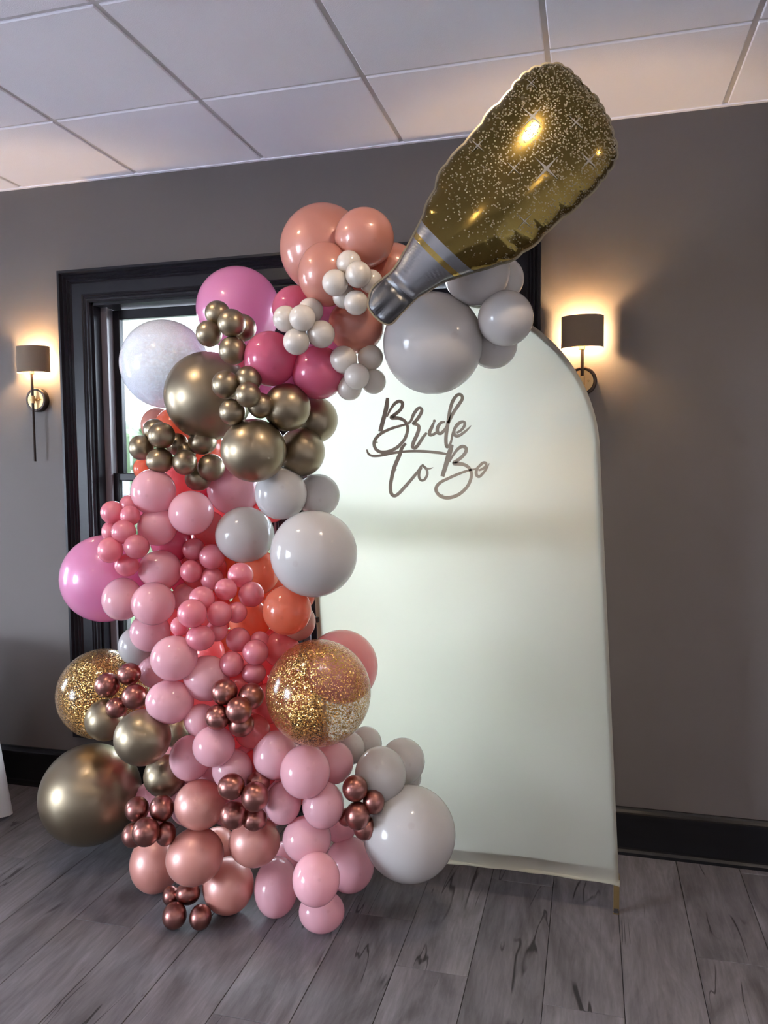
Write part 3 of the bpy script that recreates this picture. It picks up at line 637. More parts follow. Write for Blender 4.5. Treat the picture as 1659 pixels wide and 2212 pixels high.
# kind  cx cy rx ry layer | label      (outline measured in the photograph; depth is solved below by stacking)
BALLOONS = '''
PE 699 538 97 97 1.0|big pale peach balloon at the very top of the garland above the window frame
PE 787 514 66 65 1.6|round orange-peach balloon highest beside the bottle neck
PE 704 593 62 69 1.5|peach balloon tucked under the big top one, behind the cream cluster
PE 849 582 57 57 1.2|peach balloon peeping out behind the silver bottle neck
PE 769 704 61 60 1.6|orange-peach balloon below the end of the bottle neck
LI 515 668 92 92 1.0|big lilac-pink balloon over the window head, glowing from behind
HP 637 667 50 50 1.3|magenta balloon between the big lilac-pink balloon and the peach ones
HP 584 775 58 60 2.1|plain hot pink balloon beside the upper gold clusters
HP 688 805 58 58 2.0|hot pink balloon with a lilac sheen next to the lowest cream cluster
LI 572 828 48 48 0.3|pale lilac balloon behind the hot pink one, bright in the gap over the dark gold
LI 722 745 36 36 0.3|pale lilac balloon deep behind the lowest cream cluster
PE 798 640 46 46 0.4|peach balloon deep behind the cream cluster by the bottle mouth
LI 705 690 45 45 0.4|pale pink balloon glimpsed behind the middle cream cluster
LI 640 800 66 66 0.4|light pink balloon glimpsed in the gap above the dark gold ones
HP 520 795 40 40 1.4|dark pink balloon hidden behind the two upper gold clusters
CR 754 569 28 28 3.0|small cream balloon topmost in the cluster by the bottle neck
CR 774 593 29 29 3.4|small cream balloon standing foremost in the cluster by the bottle neck
CR 724 611 29 29 3.2|small cream balloon on the window side of the cluster by the bottle neck
CR 801 608 26 26 3.0|small cream balloon half hidden by the silver bottle neck
CR 769 654 27 27 3.3|small cream balloon lowest in the cluster touching the bottle mouth
CR 744 641 26 26 2.9|small cream balloon squeezed at the back under the bottle neck cluster
CR 671 671 28 28 3.0|small cream balloon topmost at the back of the middle cream cluster
CR 617 689 28 29 3.1|small cream balloon of the middle cream cluster nearest the lilac balloon
CR 653 687 29 29 3.4|small cream balloon at the front centre of the middle cream cluster
CR 640 738 29 29 3.3|small cream balloon lowest in the middle cream cluster
CR 694 722 30 30 3.1|small cream balloon of the middle cluster nearest the orange-peach one
CR 742 777 30 30 3.1|small cream balloon against the hot pink in the lowest cream cluster
CR 800 772 28 28 3.1|small cream balloon topmost in the lowest cream cluster by the big white one
CR 771 813 28 28.5 3.4|small cream balloon at the front centre of the lowest cream cluster
CR 755 838 27 27 3.2|small cream balloon at the bottom of the lowest cream cluster
CR 807 824 27 27 3.0|small cream balloon of the lowest cluster hanging nearest the lettering
WH 935 742 109 110 2.4|biggest white balloon up high, directly under the bottle
WH 1030 588 73 73 1.4|white balloon right behind the lower side of the bottle
WH 1085 603 48 48 1.0|white balloon at the back, edge lit by the lamp beside the frame
WH 1092 688 61 61 1.8|white balloon at the panel shoulder beside the biggest upper white
WH 1065 745 53 52 1.2|white balloon lowest of the upper whites, flat against the backdrop
CF 356 787 97 97 1.1|big clear balloon full of white confetti in front of the window
GO 450 856 95 97 1.9|biggest chrome gold balloon of the upper garland, beside the confetti one
GO 470 677 28 28 3.0|small gold balloon topmost, against the big lilac balloon
GO 500.5 698 31 31 3.4|small gold balloon at the front of the topmost gold cluster
GO 451.5 721 29 29 3.1|small gold balloon of the topmost cluster overlapping the confetti balloon
GO 524 708 30 30 2.9|small gold balloon at the back of the topmost gold cluster
GO 503 757 31 31 3.2|small gold balloon lowest of the topmost cluster, on the hot pink side
GO 487 831 30 31 3.2|small gold balloon lying on the face of the biggest gold one
GO 537 819 29 29 3.0|small gold balloon touching the plain hot pink balloon
GO 536 853 28 28 3.5|small gold balloon foremost of the cluster on the biggest gold one
GO 502 890 29 29 3.2|small gold balloon lowest in the cluster on the biggest gold one
GO 562 876 28 28 2.9|small gold balloon wedged between its cluster and the round dark gold balloon
GO 620 880 51 52 2.2|round dark gold balloon below the hot pink ones
GO 548 973 71 69 3.0|large shiny gold balloon in the middle, above the white ones
GO 682 907 48 50 1.0|gold balloon at the back against the glowing backdrop, upper one
GO 651 976 51 53 1.5|gold balloon behind the large shiny one, above the whites
PE 340 918 36 38 1.1|pale peach balloon under the confetti balloon
OR 430 968 56 56 0.3|orange balloon deep behind the lower gold clusters
OR 378 925 45 45 1.2|orange balloon peeking out below the biggest gold balloon
OR 312 1013 24 26 1.2|small orange balloon at the window above the matte pinks
GO 334 929 25 25 2.6|small gold balloon at the back of the cluster hanging before the window
GO 349 941 30 29 3.3|small gold balloon at the front of the cluster hanging before the window
GO 305 967 27 28 3.1|small gold balloon nearest the window sash
GO 345 995 30 28 3.2|small gold balloon lowest in the cluster hanging before the window
GO 383 960 25 25 2.8|small gold balloon between the two lower gold clusters
GO 437 955 31 28 3.2|small gold balloon topmost of the cluster above the matte pinks
GO 399 999 27 28 3.3|small gold balloon on the window side of the cluster above the matte pinks
GO 456 1010 30 30 3.4|small gold balloon touching the large shiny gold one
GO 428 1034 29 27 3.1|small gold balloon hanging lowest over the matte pinks
GO 403 976 21 21 2.8|small gold balloon mostly hidden at the back above the matte pinks
WH 607 1066 57 57 2.5|white balloon under the large shiny gold one
WH 687 1070 47 46 1.4|off-white balloon against the backdrop behind the middle whites
WH 529 1155 64 61 2.7|white balloon overlapping the pinks, left partner of the giant white one
WH 678 1196 94 94 3.0|giant white balloon at mid height in front of the backdrop edge
BL 505 1055 58 58 1.8|pale peachy blush balloon under the gold, behind the whites
BL 331.5 1063 49 51 2.5|matte pink balloon right below the gold cluster at the window
BL 413 1108 49 48.5 2.7|matte pink balloon above the glowing hot pink gap
BL 340 1138 43 42 2.2|matte pink balloon behind the two upper matte pinks
CP 389 1045 46 46 1.6|coral pink balloon behind the lowest gold cluster
HP 370 1172 44 44 1.0|vivid hot pink balloon glowing deep between matte pinks
SP 453 1141 36 38 1.4|light salmon balloon beside the white balloon and the matte pink
PP 243 1107 26 26 3.0|small pink pearl balloon topmost beside the dark window casing
PP 279 1090 21 21 2.7|small pink pearl balloon hidden behind the topmost one by the casing
PP 281 1114 22 23 3.1|small pink pearl balloon just under the upper matte pink balloon
PP 240 1148 21 24 2.7|small pink pearl balloon at the back over the big lilac side balloon
PP 267 1149 27 27 3.2|small pink pearl balloon in the middle of the casing-side cluster
PP 238 1188 28 29 3.4|small pink pearl balloon lying on the big lilac side balloon
PP 295 1181 28 27 3.4|small pink pearl balloon of the casing-side cluster facing the matte pinks
PP 274 1221 27 25 3.2|small pink pearl balloon lowest of the casing-side cluster
LI 228 1249 97 97 1.2|big lilac-pink balloon sticking out over the window casing at mid height
BL 346 1231 47 44 2.6|matte pink balloon below the glowing hot pink gap
BL 264 1294 44 48 2.2|matte pink balloon in front of the big lilac side balloon
BL 331 1304 48 47.5 2.7|matte pink balloon in front, below the casing-side pearl cluster
BL 404 1292 34 34 2.0|blush balloon mostly hidden behind the pearl clusters
BL 324 1365 44 44 2.1|matte pink balloon above the bluish white one
BL 376 1422 51.5 50 2.9|large matte pink balloon at the front, lower middle
BL 335 1449 37 38 2.1|blush balloon tucked behind the large front matte pink
BL 366.5 1516 53 48 2.7|palest pink balloon directly above the chrome golds
BL 447 1465 51 50 2.0|blush balloon behind the copper cluster, beside the large matte pink
WH 296 1395 41 43 1.1|bluish white balloon beside the lower glitter balloon, at the window
PP 419 1187 25 25 3.0|small pink pearl balloon highest on the glowing hot pink gap
PP 458 1203 28 28 3.3|small pink pearl balloon against the white balloon edge
PP 413 1234 25 25 3.1|small pink pearl balloon under the highest one, facing the matte pink
PP 458 1250 25 25 2.8|small pink pearl balloon lit orange at the back
PP 519.5 1242 28 27 3.1|small pink pearl balloon topmost on the orange balloons
PP 488 1273 24.5 24 3.3|small pink pearl balloon with one bright white glint
PP 543 1284 28 28 3.4|small pink pearl balloon overlapping the orange balloon, nearest the giant white
PP 436 1294 28 28 2.9|small pink pearl balloon at the back of the central pearl cluster
PP 415 1325 32 32 3.4|larger pink pearl balloon at the front of the central pearl cluster
PP 474 1326 28 28 3.5|small pink pearl balloon in the centre of the central pearl cluster
PP 511 1323 23 23 3.0|small pink pearl balloon glowing red before the oranges
PP 388 1353 20 22 3.0|small pink pearl balloon at the matte pink side of the central cluster
PP 433 1378 32 28 3.3|small pink pearl balloon lowest in the central pearl cluster
PP 468 1362 24 24 3.0|small reddish pearl balloon under the central pearl cluster
PP 515 1382 27 27 3.3|small pink pearl balloon topmost in the cluster beside the glitter balloon
PP 561 1385 22 22 3.0|small pink pearl balloon at the back, closest under the orange
PP 552 1409 28.5 28 3.5|small pink pearl balloon at the front beside the glitter balloon
PP 500 1435 27 28 3.3|small pink pearl balloon just above the central copper cluster
PP 548 1454 27 24 3.0|small reddish pearl balloon tucked behind, beside the glitter balloon
OR 620 1318 53 54 2.1|orange balloon with a dark crown spot under the giant white one
OR 554 1236 50 50 1.4|orange balloon behind the white balloons, glowing from behind
OR 540 1340 46 46 1.3|deep orange balloon behind the pearl clusters
PE 641 1343 41 42 1.2|pale orange balloon behind the spotted orange one, at the backdrop edge
OR 655 1290 25 25 0.9|small pale orange balloon just under the giant white one
OR 479 1385 26 26 1.2|small deep orange balloon glimpsed among the pearl clusters
CP 450 1408 36 34 1.6|coral balloon glowing behind the large front matte pink
CP 608 1402 40 40 1.5|coral pink balloon between the orange one and the glitter balloon
CP 578 1520 44 44 1.2|vivid coral balloon glowing beside the glitter balloon
SP 738 1440 79 80 0.9|big salmon pink balloon behind the large glitter balloon
CP 520 1480 48 48 0.8|coral balloon deep behind the central copper cluster
CP 440 1230 50 50 0.6|coral balloon deep behind the central pearl clusters
GG 688 1496 115 115.5 3.0|large clear balloon full of gold glitter in front of the backdrop
GG 222 1498 100 100 1.0|gold glitter balloon beside the window casing
CO 231.5 1480 27.5 28 3.4|small copper balloon lying on the face of the casing-side glitter balloon
CO 279 1456 26 25 3.2|small copper balloon in front of the bluish white balloon
CO 290.5 1505 28 28 3.5|small copper balloon just above the two chrome golds
CO 252 1528 24 23 3.1|small copper balloon resting on the smaller pale gold balloon
GO 229 1555 46 47 2.0|pale gold balloon overlapped by coppers, in front of the casing-side glitter
GO 308 1593 63 62 2.8|mid-sized bright gold balloon under the palest pink
GO 196 1715 113 112 2.4|giant chrome gold balloon low beside the baseboard
GO 356 1676 47 47 1.4|dark gold balloon in shadow behind the pinks
GO 381 1580 32 36 1.0|brown gold balloon mostly hidden under the palest pink
CO 485 1495 29 29 3.4|small copper balloon topmost of the central copper cluster
CO 542.5 1504 28 29 3.2|small copper balloon of the central cluster nearest the glitter balloon
CO 516 1534 29 29.5 3.7|small copper balloon foremost of the central copper cluster
CO 470 1550 27 28 3.3|small copper balloon of the central cluster above the matte pinks
CO 521 1564 28.5 28 3.2|small copper balloon lowest of the central copper cluster
BL 462 1612 47 45 3.0|matte pink balloon right below the central copper cluster
BL 411 1637 46 50 2.7|matte pink balloon beside the dark gold in shadow
BL 433 1556 36 36 2.1|blush balloon behind the central copper cluster, by the palest pink
BL 502 1662 45 45 2.3|blush balloon behind the shoe-high copper cluster, under the matte pinks
CP 545 1578 39 39 1.8|coral blush balloon behind the central coppers
BL 594 1631 49 53 2.7|matte pink balloon partly under the large glitter balloon
BL 659 1667 55.5 58 3.3|big matte pink balloon at the front below the large glitter balloon
BL 718 1647 47 47 2.3|rosy matte balloon behind the big front pink, facing the backdrop
WH 757 1617 32 35 1.9|blush white balloon just under the large glitter balloon
WH 790 1606 36 37 1.4|blush white balloon against the backdrop, upper one of the low whites
WH 822 1673 57 61 2.2|blush white balloon behind the outer copper cluster
WH 870 1644 49 50 1.5|blush white balloon farthest out against the backdrop
WH 885 1680 26 26 1.2|small white balloon tucked behind the giant low white one
WH 884 1800 103.5 104 2.8|giant white balloon low beside the bottom hem of the backdrop
CO 767 1703 28.5 29 3.4|small copper balloon topmost of the cluster before the low whites
CO 807 1732 24 27 3.1|small copper balloon nearest the giant low white one
CO 772 1762 28 31 3.6|small copper balloon foremost of the cluster before the low whites
CO 789 1788 27 27 3.2|small copper balloon lowest of the cluster before the low whites
CO 748 1765 19 20 2.9|small copper balloon barely showing behind its cluster before the low whites
BL 612 1734 40 47 2.7|matte pink balloon beside the low copper cluster, under the big front pink
BL 698 1739 46.5 51 3.0|matte pink balloon hanging below the big front pink
BL 663 1812 55 51 2.7|rosy matte balloon above the lowest pink trio
BL 755 1868 56 60 2.5|rosy matte balloon beside the giant low white one
BL 735 1785 36 36 2.1|dusky blush balloon hidden behind the cluster before the low whites
BL 597 1916 50 65 2.8|egg-shaped pale pink balloon near the floor
BL 683 1899 54 58.5 3.5|pale pink balloon at the very front near the floor
BL 695 1969 53 46 3.1|pale pink balloon touching the floor
RG 432 1738 57 55 2.6|rose gold balloon beside the low copper clusters, upper one
RG 421 1850 66 62 3.1|large egg-shaped rose gold balloon tilted at the front
RG 550 1819 58 54 2.9|rose gold balloon next to the matte pinks, under the low copper cluster
RG 493 1913 58 62 2.6|rose gold balloon close to the floor in the centre
RG 336 1864 58 66 1.9|dull rose gold balloon at the back over the bare floor
CO 296 1748 27 28 3.3|small copper balloon touching the giant gold balloon
CO 349.5 1746 27.5 30 3.3|small copper balloon next to the upper rose gold balloon
CO 315 1797 31 32.5 3.7|small copper balloon foremost beside the giant gold balloon
CO 358 1801 23 27 3.1|small copper balloon above the dull rose gold balloon
CO 288 1804 26 28 3.1|small copper balloon at the back beneath the giant gold balloon
CO 499.5 1699 30 29 3.4|small copper balloon topmost of the cluster on the rose golds
CO 551 1721 31 33 3.7|small copper balloon foremost of the cluster on the rose golds
CO 504 1761 30 31 3.5|small copper balloon of that cluster lying on the upper rose gold
CO 550 1770 28 26 3.2|small copper balloon lowest of the cluster on the rose golds
CO 558 1690 27 24 3.0|small copper balloon at the back of the cluster on the rose golds
CO 406 1930 28 25 2.9|small copper balloon topmost of the floor cluster, under the tilted rose gold
CO 377 1978 28 30 3.3|small copper balloon on the floor, window side
CO 433 1981 25.5 28 3.2|small copper balloon on the floor under the rose golds
CO 370 1935 20 22 2.7|small copper balloon half hidden at the back of the floor cluster
CP 640 1700 40 40 1.4|coral balloon deep in shadow behind the big front pink
RG 470 1830 44 44 1.6|rose gold balloon deep behind the tilted front one
BL 620 1860 44 44 1.5|blush balloon deep behind the lowest pink trio
CP 560 1660 44 44 1.0|coral balloon deep behind the low copper cluster
CP 480 1560 44 44 0.9|coral balloon deep behind the matte pinks under the coppers
HP 330 1080 50 50 0.2|hot pink balloon deep inside the garland, seen only through gaps
HP 414 1080 50 50 0.2|hot pink balloon deep inside the garland, seen only through gaps
CP 498 1080 50 50 0.2|coral balloon deep inside the garland, seen only through gaps
CP 582 1080 50 50 0.2|coral balloon deep inside the garland, seen only through gaps
HP 372 1162 50 50 0.2|hot pink balloon deep inside the garland, seen only through gaps
CP 456 1162 50 50 0.2|coral balloon deep inside the garland, seen only through gaps
CP 540 1162 50 50 0.2|coral balloon deep inside the garland, seen only through gaps
HP 330 1244 50 50 0.2|hot pink balloon deep inside the garland, seen only through gaps
HP 414 1244 50 50 0.2|hot pink balloon deep inside the garland, seen only through gaps
OR 498 1244 50 50 0.2|orange balloon deep inside the garland, seen only through gaps
OR 582 1244 50 50 0.2|orange balloon deep inside the garland, seen only through gaps
CP 372 1326 50 50 0.2|coral balloon deep inside the garland, seen only through gaps
CP 456 1326 50 50 0.2|coral balloon deep inside the garland, seen only through gaps
OR 540 1326 50 50 0.2|orange balloon deep inside the garland, seen only through gaps
OR 624 1326 50 50 0.2|orange balloon deep inside the garland, seen only through gaps
CP 330 1408 50 50 0.2|coral balloon deep inside the garland, seen only through gaps
CP 414 1408 50 50 0.2|coral balloon deep inside the garland, seen only through gaps
CP 498 1408 50 50 0.2|coral balloon deep inside the garland, seen only through gaps
CP 582 1408 50 50 0.2|coral balloon deep inside the garland, seen only through gaps
CP 372 1490 50 50 0.2|coral balloon deep inside the garland, seen only through gaps
CP 456 1490 50 50 0.2|coral balloon deep inside the garland, seen only through gaps
CP 540 1490 50 50 0.2|coral balloon deep inside the garland, seen only through gaps
CP 624 1490 50 50 0.2|coral balloon deep inside the garland, seen only through gaps
CP 330 1572 50 50 0.2|coral balloon deep inside the garland, seen only through gaps
CP 414 1572 50 50 0.2|coral balloon deep inside the garland, seen only through gaps
CP 498 1572 50 50 0.2|coral balloon deep inside the garland, seen only through gaps
CP 582 1572 50 50 0.2|coral balloon deep inside the garland, seen only through gaps
BL 372 1654 50 50 0.2|blush balloon deep inside the garland, seen only through gaps
BL 456 1654 50 50 0.2|blush balloon deep inside the garland, seen only through gaps
BL 540 1654 50 50 0.2|blush balloon deep inside the garland, seen only through gaps
BL 624 1654 50 50 0.2|blush balloon deep inside the garland, seen only through gaps
BL 330 1736 50 50 0.2|blush balloon deep inside the garland, seen only through gaps
BL 414 1736 50 50 0.2|blush balloon deep inside the garland, seen only through gaps
BL 498 1736 50 50 0.2|blush balloon deep inside the garland, seen only through gaps
BL 582 1736 50 50 0.2|blush balloon deep inside the garland, seen only through gaps
'''
rows_ = []
for ln in BALLOONS.strip().splitlines():
    a, lab = ln.split('|'); a = a.split()
    rows_.append((a[0], *[float(v) for v in a[1:6]], lab))
order = sorted(range(len(rows_)), key=lambda i: (rows_[i][5], i))
# depth: stack from the backdrop towards the viewer; each balloon settles against those it rests on
SQ = 0.80
placed = []
P_, R_b, T_ = np.zeros((0, 3)), np.zeros(0), np.zeros(0); PXY = np.zeros((0, 3))
pos = {}
for i in order:
    k, cx, cyy, rx, ry, lay, lab = rows_[i]
    d = ray(cx, cyy); rp = (rx + ry) / 2
    best = None
    for t in np.arange(3.3, 1.2, -0.004):
        p = CAM + d * t; r = rp * t / FPX
        front = (YB - .035 if cx + rx > 672 else -.11)
        if p[1] + r > front: continue
        if p[2] - r < 0.0: continue
        if len(P_):
            dist = np.linalg.norm(P_ - p, axis=1)
            if np.any(dist < SQ * (R_b + r)): continue
            dpx = np.hypot(PXY[:, 0] - cx, PXY[:, 1] - cyy)
            if np.any((dpx < (PXY[:, 2] + rp) * .97) & (T_ < t + .01)): continue
        best = (t, p, r); break
    if best is None: best = (1.7, CAM + d * 1.7, rp * 1.7 / FPX)
    t, p, r = best
    P_ = np.vstack([P_, p]); R_b = np.append(R_b, r); T_ = np.append(T_, t); PXY = np.vstack([PXY, (cx, cyy, rp)])
    pos[i] = best
# small balloons are tied in clusters: bring stragglers forward to their neighbours
idx_of = {i: n for n, i in enumerate(order)}
for _ in range(4):
    for i in order:
        k, cx, cyy, rx, ry, lay, lab = rows_[i]; n = idx_of[i]; rp = (rx + ry) / 2
        if rp > 34 or lay < 1.5: continue
        goal = T_[n]
        for j in order:
            if j == i or rows_[j][0] != k: continue
            rj = (rows_[j][3] + rows_[j][4]) / 2
            if rj > 34 or rows_[j][5] < 1.5: continue
            if math.hypot(rows_[j][1] - cx, rows_[j][2] - cyy) < 1.12 * (rp + rj): goal = min(goal, T_[idx_of[j]] + 1.25 * R_b[idx_of[j]])
        if goal > T_[n] - .01: continue
        d = ray(cx, cyy); best = None
        for t in np.arange(goal, T_[n] - .005, .01):
            p = CAM + d * t; r = rp * t / FPX
            dist = np.linalg.norm(P_ - p, axis=1); dist[n] = 9
            dpx = np.hypot(PXY[:, 0] - cx, PXY[:, 1] - cyy); dpx[n] = 9999
            over = dpx < (PXY[:, 2] + rp) * .97
            front = over & (T_ < T_[n])
            if np.any(dist < .70 * (R_b + r)) or np.any(front & (T_ > t - .01)) or p[2] - r < 0: continue
            best = (t, p, r); break
        if best: T_[n], P_[n], R_b[n] = best; pos[i] = best
print('balloon depths', round(T_.min(), 2), round(T_.max(), 2), 'y front', round((P_[:, 1] - R_b).min(), 2))
def balloon_mesh(name, m, seg, rings):
    """Inflated balloon: full crown at +Z, drawn in to a neck, rolled lip and knot at -Z."""
    prof = [(math.sin(a), math.cos(a)) for a in np.linspace(0, PI * .80, rings)]
    prof = [(r_ * (1 - .035 * max(0, -h) ** 2), h * (1.0 if h > 0 else 1.02)) for r_, h in prof]
    r0, h0 = prof[-1]
    prof += [(r0 * .80, h0 - .10), (r0 * .52, h0 - .19), (r0 * .26, h0 - .262), (.07, h0 - .31), (.045, h0 - .34), (.075, h0 - .365), (.080, h0 - .395), (.05, h0 - .42), (.06, h0 - .46), (.095, h0 - .50), (.0, h0 - .49)]
    bm = lathe_bm(prof, seg, 'Z'); bmesh.ops.recalc_face_normals(bm, faces=bm.faces)
    me = bpy.data.meshes.new(name); bm.to_mesh(me); bm.free(); me.materials.append(m)
    me.polygons.foreach_set('use_smooth', [True] * len(me.polygons)); return me
MESH = {}
prng = random.Random(11)
for i, (k, cx, cyy, rx, ry, lay, lab) in enumerate(rows_):
    t, p, r = pos[i]
    big = rx > 60
    key = (k, big)
    nm = NAME.get(k, 'latex_balloon')
    if key not in MESH: MESH[key] = balloon_mesh(nm, BM[k], 72 if big else 40, 36 if big else 22)
    o = bpy.data.objects.new(nm, MESH[key]); link(o)
    view = (CAM - p) / np.linalg.norm(CAM - p)
    # crown points outward: mostly to the room, tipped at random
    ax = view + RT * prng.uniform(-.45, .45) + UP * prng.uniform(-.45, .35); ax /= np.linalg.norm(ax)
    x_ = RT - ax * (RT @ ax); x_ /= np.linalg.norm(x_); y_ = np.cross(ax, x_)
    sx, sy = rx * t / FPX, ry * t / FPX; sz = (sx + sy) / 2 * 1.0
    cosv = 1 / np.linalg.norm(ray(cx, cyy)); corr = math.sqrt(cosv) 
    rot = Matrix(((x_[0], y_[0], ax[0]), (x_[1], y_[1], ax[1]), (x_[2], y_[2], ax[2])))
    if abs(cx - 421) < .5 and abs(cyy - 1850) < .5: rot = rot @ Matrix.Rotation(math.radians(38), 3, 'Z')
    o.matrix_world = Matrix.Translation(Vector(p)) @ rot.to_4x4() @ Matrix.Diagonal((sx * corr, sy * corr, sz * corr, 1))
    tag(o, lab, 'balloon', GRP[k])

# ================================================================= FOIL BOTTLE BALLOON
OUT = [(797,650),(807,621),(849,585),(874,545),(896,505),(914,469),(921,444),(939,411),(948,380),(963,355),(997,316),(1029,281),(1058,241),(1093,207),(1120,172),(1148,150),(1181,139),(1212,141),(1240,162),(1265,190),(1288,212),(1302,236),(1316,262),(1323,288),(1332,322),(1326,352),(1303,386),(1274,419),(1239,452),(1196,485),(1163,520),(1132,543),(1105,561),(1062,575),(1011,590),(982,599),(953,610),(924,628),(899,643),(867,675),(846,697),(831,697),(812,683),(798,664)]
OP = np.array(OUT, float)
def resample(P, n):
    Q = np.vstack([P, P[:1]]); s = np.r_[0, np.cumsum(np.linalg.norm(np.diff(Q, axis=0), axis=1))]
    u = np.linspace(0, s[-1], n, endpoint=False)
    return np.stack([np.interp(u, s, Q[:, 0]), np.interp(u, s, Q[:, 1])], 1), s[-1]
c_ = np.array(smooth_poly(list(OUT) + [OUT[0]], 6))[:-1]
perim, plen = resample(c_, 1400)
A_ = np.array([.695, -.719]); Nn = np.array([.719, .695]); O_ = np.array([832., 672.])
ps = (perim - O_) @ A_
# outline puckers: short scallops round the base, longer ones along the flanks, none on the neck
arc = np.arange(len(perim)) * plen / len(perim)
dP = np.roll(perim, -3, 0) - np.roll(perim, 3, 0); nrm = np.stack([dP[:, 1], -dP[:, 0]], 1); nrm /= np.linalg.norm(nrm, axis=1)[:, None]
cen = perim.mean(0)
if ((perim - cen) * nrm).sum() < 0: nrm = -nrm
wl = np.where(ps > 520, 27.0, 58.0); ph = np.cumsum(np.where(ps > 520, 1 / 27.0, 1 / 58.0)) * plen / len(perim)
amp = np.clip((ps - 170) / 120, 0, 1) * np.where(ps > 520, 4.0, 3.2)
sc_shape = np.abs(np.sin(PI * ph))
perim2 = perim + nrm * (amp * (sc_shape ** .7 - .75))[:, None]
notch = 1 - sc_shape ** .5
# soap-film height inside the outline (Poisson), on a pixel grid
G = 5.0; gx0, gy0 = perim2.min(0) - 12; gw = int((perim2[:, 0].max() + 12 - gx0) / G) + 1; gh = int((perim2[:, 1].max() + 12 - gy0) / G) + 1
gx = gx0 + G * np.arange(gw); gy = gy0 + G * np.arange(gh)
inside = np.zeros((gh, gw), bool)
XX, YY = np.meshgrid(gx, gy)
xj, yj = perim2[:, 0], perim2[:, 1]; xk, yk = np.roll(xj, -1), np.roll(yj, -1)
for a in range(len(xj)):
    cond = ((yj[a] > YY) != (yk[a] > YY))
    if cond.any(): inside ^= cond & (XX < (xk[a] - xj[a]) * (YY - yj[a]) / (yk[a] - yj[a] + 1e-12) + xj[a])
phi = np.zeros((gh, gw))
for _ in range(1500):
    q_ = np.zeros_like(phi); q_[1:-1, 1:-1] = .25 * (phi[:-2, 1:-1] + phi[2:, 1:-1] + phi[1:-1, :-2] + phi[1:-1, 2:] + G * G)
    phi = np.where(inside, q_, 0)
def bil(F, x, y):
    fx, fy = np.clip((x - gx0) / G, 0, gw - 1.001), np.clip((y - gy0) / G, 0, gh - 1.001); i, j = fx.astype(int), fy.astype(int); a, b = fx - i, fy - j
    return F[j, i] * (1 - a) * (1 - b) + F[j, i + 1] * a * (1 - b) + F[j + 1, i] * (1 - a) * b + F[j + 1, i + 1] * a * b
smax, smin = (perim2 - O_).dot(A_).max() - .6, (perim2 - O_).dot(A_).min() + .6
ss = np.unique(np.r_[np.linspace(smin, smin + 25, 14), np.linspace(smin + 25, smax - 70, 190), smax - 70 * (np.linspace(1, 0, 46) ** 1.5)])
S2 = (perim2 - O_) @ A_; N2_ = (perim2 - O_) @ Nn
NT = 96
tt = -np.cos(np.linspace(0, PI, NT + 1))
grid = np.zeros((len(ss), NT + 1, 2))
for i, s in enumerate(ss):
    sb, sn = np.roll(S2, -1), np.roll(N2_, -1)
    hit = (S2 - s) * (sb - s) < 0
    xn = N2_[hit] + (s - S2[hit]) / (sb[hit] - S2[hit]) * (sn[hit] - N2_[hit])
    if len(xn) < 2: xn = np.array([0, 0.01])
    a, b = xn.min(), xn.max(); grid[i, :, 0] = s; grid[i, :, 1] = (a + b) / 2 + tt * (b - a) / 2
px = O_ + grid[..., :1] * A_ + grid[..., 1:] * Nn
flat = px.reshape(-1, 2)
H = .88 * np.sqrt(np.maximum(bil(phi, flat[:, 0], flat[:, 1]), 0) * 2) * .72
# distance to the seam and its arc position -> puckers and fine ribs near the seam
di = np.empty(len(flat)); ui = np.empty(len(flat), int)
for a in range(0, len(flat), 2000):
    D = np.linalg.norm(flat[a:a + 2000, None] - perim2[None], axis=2); ui[a:a + 2000] = D.argmin(1); di[a:a + 2000] = D.min(1)
H *= np.clip(di / 3.0, 0, 1) ** .5
gate = np.clip((ps[ui] - 120) / 120, 0, 1)
H -= gate * notch[ui] * np.where(ps[ui] > 500, 4.0, 6.5) * np.exp(-di / 20) * np.clip(di / 3, 0, 1)
ribs = np.sin(arc[ui] * 2 * PI / 7.5 + 2 * np.sin(arc[ui] / 23.0)) * (.4 + .6 * np.sin(arc[ui] / 31.0) ** 2)
H += np.clip((ps[ui] - 60) / 60, .3, 1) * ribs * np.where(ps[ui] > 500, .12, .75) * np.exp(-((di - 16) / 16.0) ** 2)
# crease ring between neck and mouth
sv = flat.dot(A_) - O_ @ A_
H -= 5.0 * np.exp(-((sv - 52 - .02 * di) / 5.0) ** 2) * np.clip(di / 14, 0, 1) + 2.0 * np.exp(-((sv - 74) / 4.0) ** 2) * np.clip(di / 14, 0, 1)
mouth = sv < 50
H += np.where(mouth, 1.8 * np.sin(flat @ Nn / 5.0) * np.clip(di / 10, 0, 1), 0)
H = np.maximum(H, 0)
H = H.reshape(len(ss), NT + 1)
